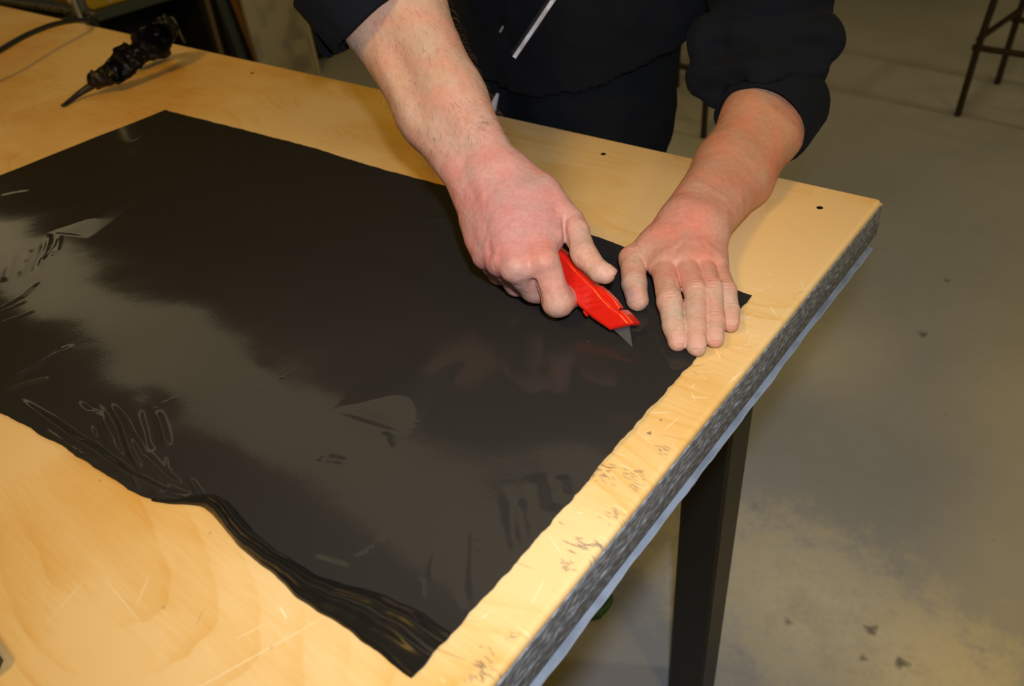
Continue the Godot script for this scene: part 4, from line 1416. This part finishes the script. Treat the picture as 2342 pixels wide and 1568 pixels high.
	# cuffs: rolled bands round the forearms
	for q in [[Vector3(-0.3236, 0.9549, -0.8111), (Vector3(-0.3188, 0.9384, -0.7502) - Vector3(-0.3224, 0.9545, -0.8155)).normalized(), 0.0535, 0.0535], [Vector3(-0.6270, 1.1157, -0.5489), cn, 0.0585, 0.060]]:
		var ca: Vector3 = q[1]
		var cu := ca.cross(Vector3.UP).normalized()
		var cv := ca.cross(cu)
		var cb := bag()
		var prof := [[-0.055, 0.004], [-0.004, 0.0015], [0.0015, 0.0008], [0.003, -0.0015], [0.0015, -0.004], [-0.004, -0.0045], [-0.055, -0.003]]
		var folds := noise(1.0, 33, 2)
		for i in 56:
			var ring := []
			for w in [i, i + 1]:
				var an: float = TAU * (w % 56) / 56.0
				var dirn := cu * cos(an) + cv * sin(an)
				var wob := folds.get_noise_2d(cos(an) * 1.2, sin(an) * 1.2) * 0.003
				for pr in prof:
					ring.append([q[0] + dirn * (lerpf(q[2], q[3], 0.5) + pr[1] + wob) + ca * (pr[0] + wob * 0.6), dirn])
			for k in prof.size() - 1:
				var a0: Vector3 = ring[k][0]
				var b0: Vector3 = ring[k + 1][0]
				var c0: Vector3 = ring[k + 1 + prof.size()][0]
				var d0: Vector3 = ring[k + prof.size()][0]
				var nn := (b0 - a0).cross(d0 - a0).normalized()
				var want: Vector3 = ring[k][1] if k < 2 else (ca if k < 4 else -ring[k][1])
				if nn.dot(want) < 0.0:
					nn = -nn
				flat(cb, [a0, b0, c0, d0], nn)
		part("cuff", arrays_mesh(cb), cloth, jacket, "rolled jacket cuff")
	# trousers
	var g := Field.new(Vector3(-1.12, 0.02, -1.24), Vector3(-0.42, 1.10, -0.79), 0.012)
	g.add([
		[Vector3(-0.635, 1.04, -0.96), 0.118, Vector3(-0.65, 0.87, -0.95), 0.128], [Vector3(-0.79, 1.04, -0.96), 0.118, Vector3(-0.80, 0.87, -0.95), 0.126],
		[Vector3(-0.65, 0.86, -0.955), 0.115, Vector3(-0.67, 0.48, -1.0), 0.085], [Vector3(-0.67, 0.48, -1.0), 0.085, Vector3(-0.70, 0.06, -1.05), 0.072], [Vector3(-0.81, 0.86, -0.955), 0.115, Vector3(-0.86, 0.48, -1.0), 0.085], [Vector3(-0.86, 0.48, -1.0), 0.085, Vector3(-0.92, 0.06, -1.05), 0.072],
	], 0.012, 0.02)
	g.swell(Vector3(-0.5388, 0.9837, -0.7724), Vector3(-0.5527, 0.9113, -0.7937), 0.012, -0.004)
	g.swell(Vector3(-0.4975, 0.9644, -0.8164), Vector3(-0.4847, 0.9857, -0.8573), 0.015, -0.005)
	g.roughen(noise(14.0, 11, 3), 0.005)
	var gout := bag()
	g.nets(gout)
	var denim := mat(Color(0.0085, 0.0105, 0.014), 0.95, 0.15)
	denim.heightmap_enabled = true
	denim.heightmap_texture = cloth.heightmap_texture
	denim.heightmap_scale = 0.02
	triplanar(denim, Vector3(20, 20, 20))
	var trousers := part("trousers", arrays_mesh(gout), denim, o, "black trousers")
	# zip: bright track with its stop, the pull below, drawstring ends
	var metal := mat(Color(0.62, 0.62, 0.68), 0.45, 0.5, 0.2)
	var zip := bag()
	var tape := bag()
	var zps := []
	for k in 9:
		var q := Vector3(-0.3651, 1.1394, -0.4406).lerp(Vector3(-0.3443, 1.1786, -0.4706), k / 8.0)
		zps.append(f.meet(q, Vector3(0, 1.32, 0) + (q - Vector3(0, 1.32, 0)) * 2.2))
	zps = smooth_path(zps, 6)
	for k in zps.size() - 1:
		var za: Vector3 = zps[k]
		var zd: Vector3 = zps[k + 1] - za
		var zx := zd.normalized()
		var zs := zx.cross((Vector3(0, 1.32, 0) - za).normalized()).normalized()
		var zbasis := Basis(zx, zs, zx.cross(zs))
		box(zip, za + zd * 0.5 - zbasis.z * 0.0026, Vector3(zd.length() * 0.72, 0.0058, 0.003), 0.0006, zbasis)
		box(tape, za + zd * 0.5 - zbasis.z * 0.0006, Vector3(zd.length() * 1.05, 0.014, 0.002), 0.0005, zbasis)
	part("zipper", arrays_mesh(zip), metal, jacket, "silver zip track")
	part("zip_tape", arrays_mesh(tape), mat(Color(0.012, 0.012, 0.014), 0.8), jacket)
	var pull := bag()
	var pa := g.meet(Vector3(-0.4333, 1.0824, -0.4957), Vector3(-0.8047, 0.8787, -0.9207))
	var pb := g.meet(Vector3(-0.4355, 1.0691, -0.4873), Vector3(-0.8087, 0.8541, -0.9049))
	tube(pull, [pa, pa.lerp(pb, 0.3), pa.lerp(pb, 0.8), pb], [0.0022, 0.0042, 0.0068, 0.0056], 10)
	part("zip_pull", arrays_mesh(pull), metal, trousers, "silver zip pull")
	var dots := bag()
	tube(dots, [f.meet(Vector3(-0.4363, 1.1325, -0.5143), Vector3(-0.8103, 0.9718, -0.9551)), f.meet(Vector3(-0.4379, 1.1288, -0.5116), Vector3(-0.8132, 0.9650, -0.9501))], [0.0018, 0.0018], 8)
	part("cord_end", arrays_mesh(dots), mat(Color(0.3, 0.3, 0.24), 0.5), jacket)
	# hair and shoes
	var hair := Field.new(Vector3(-0.70, 1.48, -1.04), Vector3(-0.38, 1.80, -0.72), 0.007)
	var hc := Vector3(-0.54, 1.60, -0.87)
	var fw := Vector3(0.12, -0.5, 0.86).normalized()
	var hr := Vector3.UP.cross(fw).normalized()
	var hu := fw.cross(hr)
	hair.add([[hc - fw * 0.035 + hu * 0.036, 0.088, hc + fw * 0.01 + hu * 0.036, 0.080]], 0.01, 0.01)
	hair.cut(hc + fw * 0.045 + hu * 0.03, (fw - hu * 0.55).normalized(), 0.2)
	hair.roughen(noise(60.0, 3, 3), 0.008)
	var hout := bag()
	hair.nets(hout)
	part("hair", arrays_mesh(hout), mat(Color(0.05, 0.03, 0.018), 0.6), o, "short brown hair")
	for x in [-0.70, -0.92]:
		var s := Field.new(Vector3(x - 0.08, -0.01, -1.14), Vector3(x + 0.08, 0.14, -0.82), 0.008)
		s.add([[Vector3(x, 0.05, -1.07), 0.045, Vector3(x, 0.045, -0.92), 0.042], [Vector3(x, 0.08, -1.06), 0.045, Vector3(x, 0.06, -1.0), 0.045]], 0.008, 0.01)
		s.cut(Vector3(x, 0.002, -1.0), Vector3.DOWN, 0.4)
		var so := bag()
		s.nets(so)
		part("shoe", arrays_mesh(so), mat(Color(0.02, 0.018, 0.016), 0.5), o, "dark work shoe")


const HEM_AT := Vector3(-0.661, 0.948, -0.84)
const HEM_N := Vector3(0.02, -0.86, -0.51)


# ------------------------------------------------------------------ the knife
func knife() -> void:
	var A := Vector3(0.9077, -0.342, 0.2432)
	var H := Vector3(0.4187, 0.7769, -0.4702)
	var N := Vector3(-0.0281, 0.5286, 0.8484)
	var P0 := Vector3(-0.2929, 0.9127, -0.4484)
	var o := thing("utility_knife", "red plastic utility knife held in the right hand, blade down on the film", "knife", P0)
	var red := mat(Color(0.66, 0.013, 0.006), 0.30, 0.5)
	red.clearcoat_enabled = true
	red.clearcoat = 0.7
	red.clearcoat_roughness = 0.15
	var T := 0.0165
	var body := PackedVector2Array([Vector2(0, 0), Vector2(0.0130, 0.0186), Vector2(-0.0009, 0.0194), Vector2(-0.013, 0.0172), Vector2(-0.024, 0.0170), Vector2(-0.0349, 0.0180), Vector2(-0.048, 0.0176), Vector2(-0.0599, 0.0170), Vector2(-0.0809, 0.0182), Vector2(-0.098, 0.0165), Vector2(-0.108, 0.010), Vector2(-0.108, 0.000), Vector2(-0.098, -0.006), Vector2(-0.080, -0.005), Vector2(-0.0599, -0.0035), Vector2(-0.0428, -0.0067), Vector2(-0.0188, -0.0041)])
	var handle := part("handle", arrays_mesh(prism(bag(), body, P0, A, H, N, T, 0.0036, 6)), red, o, "red plastic handle")
	# slanting grip ribs on the side, between two raised lines
	for k in 7:
		var x := -0.068 + k * 0.0068
		var q := PackedVector2Array([Vector2(x, 0.001), Vector2(x + 0.0022, 0.001), Vector2(x + 0.0105, 0.0122), Vector2(x + 0.0083, 0.0122)])
		part("grip_rib", arrays_mesh(prism(bag(), q, P0 + N * 0.0007, A, H, N, 0.0012, 0.0004, 1)), red, handle)
	var dash := bag()
	for k in 9:
		var x := -0.074 + k * 0.0066
		prism(dash, PackedVector2Array([Vector2(x, 0.0136), Vector2(x + 0.0036, 0.0134), Vector2(x + 0.0036, 0.0141), Vector2(x, 0.0143)]), P0 + N * 0.0007, A, H, N, 0.0012, 0.0002, 1)
	part("seam_bead", arrays_mesh(dash), red, handle, "line of small raised beads")
	# nose cap on the top, stepped and split from the handle by a groove
	var cap := PackedVector2Array([Vector2(0.0126, 0.0186), Vector2(0.0124, 0.0202), Vector2(0.002, 0.0208), Vector2(-0.004, 0.0203), Vector2(-0.004, 0.0170), Vector2(0.002, 0.0172)])
	part("nose_cap", arrays_mesh(prism(bag(), cap, P0 - N * 0.0012, A, H, N, T - 0.0024, 0.0008, 2)), red, o)
	var slide := PackedVector2Array([Vector2(-0.007, 0.0165), Vector2(-0.007, 0.0200), Vector2(-0.016, 0.0215), Vector2(-0.028, 0.0212), Vector2(-0.036, 0.0200), Vector2(-0.036, 0.0165)])
	part("slider", arrays_mesh(prism(bag(), slide, P0 - N * 0.0045, A, H, N, T - 0.009, 0.0009, 2)), red, o, "red thumb slider")
	var groove := bag()
	box(groove, P0 + A * -0.0055 + H * 0.0183 - N * T * 0.5, Vector3(0.0012, 0.003, T * 0.75), 0.0003, Basis(A, H, N))
	var groove2 := bag()
	box(groove2, P0 + A * -0.074 + H * 0.0180 - N * T * 0.45, Vector3(0.012, 0.0015, 0.0010), 0.0003, Basis(A, H, N))
	part("slot", arrays_mesh(groove2), mat(Color(0.02, 0.004, 0.004), 0.6), o, "dark rear slot")
	part("slot", arrays_mesh(groove), mat(Color(0.02, 0.004, 0.004), 0.6), o, "dark slider slot")
	part("catch", box_mesh(P0 + A * -0.028 + H * -0.0062 - N * 0.003, Vector3(0.006, 0.0016, 0.003), 0.0004, Basis((A - H * 0.12).normalized(), (H + A * 0.12).normalized(), N)), red, o)
	var blade := PackedVector2Array([Vector2(-0.012, 0.0010), Vector2(-0.0003, 0.0006), Vector2(0.0238, 0.0022), Vector2(0.0085, 0.0136), Vector2(-0.010, 0.0155)])
	part("blade", arrays_mesh(prism(bag(), blade, P0 - N * (T / 2 - 0.0003), A, H, N, 0.0006, 0.00002, 1)), mat(Color(0.30, 0.31, 0.34), 0.38, 0.5, 0.9), o, "steel trapezoid blade")


# ------------------------------------------------------------------ other things on the bench
func sealant_tool() -> void:
	var base := Vector3(-1.4672, 0.9000, -0.6063)
	var o := thing("sealant_gun", "black sealant tool wrapped in crumpled plastic, its thin nozzle pointing at the film", "tool", base)
	var black := mat(Color(0.006, 0.006, 0.007), 0.38, 0.4)
	var f := Field.new(Vector3(-2.12, 0.895, -1.08), Vector3(-1.38, 1.12, -0.52), 0.0045)
	var a := Vector3(-1.4079, 0.9220, -0.5735)
	var b := Vector3(-1.3721, 0.9450, -0.6274)
	var c := Vector3(-1.3662, 0.9650, -0.6744)
	var d := Vector3(-1.4085, 0.9700, -0.7329)
	f.add([[a, 0.017, b, 0.026], [b, 0.026, c, 0.026], [c, 0.027, Vector3(-1.3282, 0.9950, -0.6574), 0.017], [c, 0.026, d, 0.018], [Vector3(-1.4609, 0.9220, -0.6845), 0.016, Vector3(-1.4672, 0.9180, -0.7322), 0.015], [Vector3(-1.4672, 0.9180, -0.7322), 0.014, d, 0.018]], 0.006, 0.008)
	var crush := noise(13.0, 5, 3)
	crush.fractal_type = FastNoiseLite.FRACTAL_RIDGED
	f.roughen(crush, 0.010)
	f.roughen(noise(42.0, 6, 2), 0.006)
	for iz in f.nz:
		for iy in 3:
			for ix in f.nx:
				var at := (iy * f.nz + iz) * f.nx + ix
				f.d[at] = maxf(f.d[at], TOP + 0.0015 - (f.lo.y + iy * f.c))
	var out := bag()
	f.nets(out)
	part("wrapped_body", arrays_mesh(out), black, o, "crumpled black plastic wrap")
	var nz := bag()
	tube(nz, smooth_path([Vector3(-1.4157, 0.9035, -0.5046), Vector3(-1.4128, 0.9040, -0.5088), Vector3(-1.4206, 0.9060, -0.5276), Vector3(-1.4205, 0.9120, -0.5500), Vector3(-1.4077, 0.9220, -0.5758)], 5), [0.0016, 0.002, 0.0024, 0.0026, 0.0028, 0.0030, 0.0032, 0.0034, 0.0036, 0.0038, 0.004, 0.0042, 0.0045, 0.0048, 0.005, 0.0053, 0.0056, 0.006, 0.0064, 0.0068, 0.007], 10)
	part("nozzle", arrays_mesh(nz), mat(Color(0.008, 0.008, 0.008), 0.5), o, "thin tapering nozzle")
	var tr := bag()
	var loop := smooth_path([Vector3(-1.5169, 0.9550, -0.7932), Vector3(-1.4986, 0.9600, -0.7934), Vector3(-1.4760, 0.9550, -0.7848), Vector3(-1.4990, 0.9300, -0.7989), Vector3(-1.5249, 0.9040, -0.8151)], 4)
	tube(tr, loop, even(0.0022, loop.size()), 8)
	part("trigger_wire", arrays_mesh(tr), mat(Color(0.10, 0.09, 0.07), 0.4, 0.5, 0.5), o, "thin wire hook")


func small_things() -> void:
	# cable arching in from the left
	var cb := bag()
	var path := smooth_path([Vector3(-1.6067, 0.9350, -0.3812), Vector3(-1.6591, 0.9450, -0.4796), Vector3(-1.6883, 0.9500, -0.5415), Vector3(-1.7414, 0.9500, -0.6153), Vector3(-1.7872, 0.9450, -0.6882), Vector3(-1.8189, 0.9350, -0.7420), Vector3(-1.8593, 0.9200, -0.7857), Vector3(-1.9021, 0.9060, -0.8110), Vector3(-1.93, 0.86, -0.835), Vector3(-1.95, 0.4, -0.86), Vector3(-2.0, 0.012, -0.95)], 6)
	tube(cb, path, even(0.0052, path.size()), 10)
	tag(part("cable", arrays_mesh(cb), mat(Color(0.02, 0.022, 0.02), 0.45), self), "black cable arching over the far left edge of the bench", "cable")
	# corner of a flat black thing at the left rim of the frame
	var q := PackedVector2Array()
	var corner := Vector2(-0.4278, 0.0168)
	var e1 := (Vector2(-0.4435, 0.0160) - corner).normalized()
	var e2 := (Vector2(-0.4272, 0.0230) - corner).normalized()
	var mid := (e1 + e2).normalized()
	var ex := Vector3(e1.x, 0, e1.y)
	var ey := Vector3(-e1.y, 0, e1.x)
	var o := thing("tool_case", "dark flat case whose corner pokes in at the near left of the bench top", "case", Vector3(corner.x, TOP, corner.y))
	if ey.dot(Vector3(e2.x, 0, e2.y)) < 0.0:
		ey = -ey
	var cm := mat(Color(0.025, 0.022, 0.03), 0.5)
	part("case_shell", box_mesh(Vector3(corner.x, TOP + 0.008, corner.y) + ex * 0.11 + ey * 0.07, Vector3(0.22, 0.015, 0.14), 0.004, Basis(ex, Vector3.UP, ex.cross(Vector3.UP))), cm, o)
	part("case_lid", box_mesh(Vector3(corner.x, TOP + 0.018, corner.y) + ex * 0.112 + ey * 0.072, Vector3(0.212, 0.005, 0.132), 0.002, Basis(ex, Vector3.UP, ex.cross(Vector3.UP))), cm, o)
	# a green hose end on the floor below the bench
	var hb := bag()
	var hp := smooth_path([Vector3(-0.62, 0.011, -0.60), Vector3(-0.4962, 0.0000, -0.6753) + Vector3(0, 0.011, 0), Vector3(-0.4821, 0.0000, -0.6943) + Vector3(0, 0.011, 0), Vector3(-0.4804, 0.0000, -0.7161) + Vector3(0, 0.011, 0), Vector3(-0.4891, 0.0000, -0.7311) + Vector3(0, 0.011, 0), Vector3(-0.5083, 0.0000, -0.7390) + Vector3(0, 0.011, 0), Vector3(-0.60, 0.011, -0.78)], 6)
	tube(hb, hp, even(0.010, hp.size()), 10)
	tag(part("hose", arrays_mesh(hb), mat(Color(0.02, 0.10, 0.035), 0.5), self), "green hose looped on the floor in the bench's shadow", "hose")


func shelving() -> void:
	# low black shelf unit with a dark teal top board along the left
	var x := -3.65
	var o := thing("shelf_unit", "low black shelf unit with a dark teal board on top, beyond the bench's far left", "shelf", Vector3(x - 0.25, 0, -1.6))
	var teal := mat(Color(0.035, 0.055, 0.055), 0.6)
	var blk := mat(Color(0.006, 0.006, 0.006), 0.8)
	part("shelf_board", box_mesh(Vector3(x - 0.25, 0.535, -1.55), Vector3(0.5, 0.04, 1.2), 0.003), teal, o, "dark teal top board")
	part("back_panel", box_mesh(Vector3(x - 0.48, 0.26, -1.55), Vector3(0.02, 0.5, 1.18), 0.002), blk, o)
	for z in [-0.97, -1.55, -2.13]:
		part("side_panel", box_mesh(Vector3(x - 0.26, 0.257, z), Vector3(0.42, 0.513, 0.025), 0.002), blk, o)
	part("bottom_board", box_mesh(Vector3(x - 0.26, 0.05, -1.26), Vector3(0.42, 0.02, 0.55), 0.002), blk, o)
	part("bottom_board", box_mesh(Vector3(x - 0.26, 0.05, -1.84), Vector3(0.42, 0.02, 0.55), 0.002), blk, o)
	# yellow crate on it
	var y := thing("yellow_box", "yellow box with a pale label standing on the teal shelf", "box", Vector3(x - 0.17, 0.555, -1.72))
	part("box_body", box_mesh(Vector3(x - 0.17, 0.656, -1.72), Vector3(0.28, 0.2, 0.30), 0.006), mat(Color(0.40, 0.27, 0.004), 0.6), y)
	part("label", box_mesh(Vector3(x - 0.0292, 0.60, -1.695), Vector3(0.0016, 0.06, 0.022), 0.0004), mat(Color(0.45, 0.40, 0.35), 0.7), y, "pale label")
	# tall dark cabinet behind the board, with a beige handle
	var c := thing("cabinet", "tall dark cabinet with a beige bar handle, left of the man", "cabinet", Vector3(x - 0.3, 0, -2.98))
	var dk := mat(Color(0.022, 0.021, 0.02), 0.6)
	part("cabinet_body", box_mesh(Vector3(x - 0.3, 0.76, -2.98), Vector3(0.6, 1.44, 1.6), 0.004), dk, c)
	part("plinth", box_mesh(Vector3(x - 0.32, 0.02, -2.98), Vector3(0.56, 0.04, 1.56), 0.002), mat(Color(0.01, 0.01, 0.01), 0.7), c)
	for z in [-2.58, -3.38]:
		part("door", box_mesh(Vector3(x + 0.008, 0.76, z), Vector3(0.016, 1.40, 0.77), 0.003), dk, c)
	part("handle", box_mesh(Vector3(x + 0.035, 0.235, -2.79), Vector3(0.035, 0.035, 0.19), 0.004), mat(Color(0.42, 0.34, 0.16), 0.6), c, "beige bar handle")
	# boards and sticks leaning on the unit
	var p := thing("grey_panel", "grey board with dark smudges leaning upright against the dark cabinet", "board", Vector3(-3.52, 0, -2.37))
	var pm := StandardMaterial3D.new()
	pm.albedo_texture = noise_tex(noise(0.008, 13, 2), Color(0.24, 0.235, 0.215), Color(0.36, 0.345, 0.30), 256, 0.2, 0.5)
	triplanar(pm, Vector3(2.2, 2.2, 2.2))
	pm.roughness = 0.8
	part("board_face", box_mesh(Vector3(-3.5, 0.5, -2.38), Vector3(0.025, 1.0, 0.33), 0.003), pm, p)
	part("board_edge", box_mesh(Vector3(-3.4995, 0.5, -2.555), Vector3(0.034, 1.0, 0.018), 0.003), mat(Color(0.46, 0.44, 0.38), 0.8), p, "pale board edge")
	for s in [["wooden_lath", "orange-brown wooden lath leaning beside the grey board", Vector3(-3.55, 0.005, -2.265), Vector3(-3.62, 0.95, -2.20), 0.030, Color(0.26, 0.12, 0.025)], ["wooden_lath", "thin grey-brown lath standing alone in front of the dark shelf", Vector3(-3.56, 0.005, -2.06), Vector3(-3.62, 0.95, -2.13), 0.022, Color(0.10, 0.07, 0.045)], ["wooden_lath", "dark bluish strip standing left of the orange-brown lath", Vector3(-3.58, 0.005, -2.20), Vector3(-3.64, 0.95, -2.16), 0.045, Color(0.03, 0.045, 0.05)]]:
		var axis: Vector3 = (s[3] - s[2]).normalized()
		var sd := axis.cross(Vector3.RIGHT).normalized()
		var m := box_mesh((s[2] + s[3]) / 2, Vector3(0.015, s[2].distance_to(s[3]), s[4]), 0.002, Basis(axis.cross(sd), axis, sd))
		var l := part(numbered(s[0]), m, mat(s[5], 0.7), self)
		tag(l, s[1], "lath", "laths leaning by the shelves")
	# machine bed behind the far left of the bench
	var k := thing("machine", "black machine with a worn metal rim behind the far left corner of the bench", "machine", Vector3(-2.55, 0, -1.1))
	part("machine_body", box_mesh(Vector3(-2.72, 0.425, -0.965), Vector3(0.84, 0.85, 0.09), 0.01), mat(Color(0.008, 0.008, 0.009), 0.5), k)
	var rimm := StandardMaterial3D.new()
	rimm.albedo_texture = noise_tex(noise(0.06, 17, 3), Color(0.015, 0.015, 0.015), Color(0.22, 0.19, 0.13), 256, 0.4, 0.75)
	triplanar(rimm, Vector3(5, 5, 5))
	rimm.roughness = 0.5
	part("machine_rim", box_mesh(Vector3(-2.4914, 0.8557, -0.9300), Vector3(0.75, 0.012, 0.02), 0.003, Basis(Vector3.BACK, 0.04) * Basis(Vector3.UP, -0.02)), rimm, k, "worn metal rim")
	var post := bag()
	tube(post, [Vector3(-2.135, 0.0, -0.89), Vector3(-2.135, 0.86, -0.89), Vector3(-2.135, 1.25, -0.89)], [0.012, 0.012, 0.012], 14)
	tag(part("chrome_post", arrays_mesh(post), mat(Color(0.75, 0.75, 0.80), 0.18, 0.5, 1.0), self), "bright chrome post beside the yellow box", "post")
	var gp := bag()
	tube(gp, [Vector3(-2.235, 0.86, -0.95), Vector3(-2.235, 1.25, -0.95)], [0.014, 0.014], 12)
	part("machine_post", arrays_mesh(gp), mat(Color(0.06, 0.065, 0.08), 0.4), k, "dull grey upright")


func stool(called: String, label: String, at: Vector3, turn: float) -> Node3D:
	var o := thing(called, label, "stool", at, "steel tube stools")
	o.rotation.y = turn
	var m := mat(Color(0.035, 0.024, 0.014), 0.45, 0.5, 0.4)
	var r := 0.0125
	var w := 0.205
	for s in [[-1, 1], [-1, -1], [1, 1], [1, -1]]:
		var b := bag()
		var leg := [Vector3(s[0] * w, 0.0, s[1] * w), Vector3(s[0] * w * 0.98, 0.25, s[1] * w * 0.98), Vector3(s[0] * w * 0.86, 0.72, s[1] * w * 0.86)]
		tube(b, leg, [r, r, r], 10)
		local(part("leg", arrays_mesh(b), m, o))
	for s in [[-1, 1, 1, 1, 0.262], [-1, -1, 1, -1, 0.262], [-1, 1, -1, -1, 0.30], [1, 1, 1, -1, 0.30]]:
		var b := bag()
		var y: float = s[4]
		var a := Vector3(s[0] * w * 0.97, y, s[1] * w * 0.97)
		var c := Vector3(s[2] * w * 0.97, y, s[3] * w * 0.97)
		var e := (c - a).normalized() * 0.02
		tube(b, [a - e, c + e], [r * 0.9, r * 0.9], 10)
		local(part("stretcher", arrays_mesh(b), m, o))
	var sb := bag()
	tube(sb, [Vector3(0, 0.715, 0), Vector3(0, 0.722, 0), Vector3(0, 0.748, 0), Vector3(0, 0.755, 0)], [0.185, 0.195, 0.195, 0.185], 28)
	local(part("seat", arrays_mesh(sb), mat(Color(0.012, 0.012, 0.013), 0.6), o, "round black seat"))
	return o


func local(p: MeshInstance3D) -> void:
	p.position = Vector3.ZERO


func stools() -> void:
	stool("stool", "brown steel tube stool standing alone on the open floor at the right", Vector3(-0.312, 0, -3.529), -0.12)
	stool("stool", "brown steel tube stool glimpsed between the man's body and left sleeve", Vector3(-1.50, 0, -2.95), -0.1)
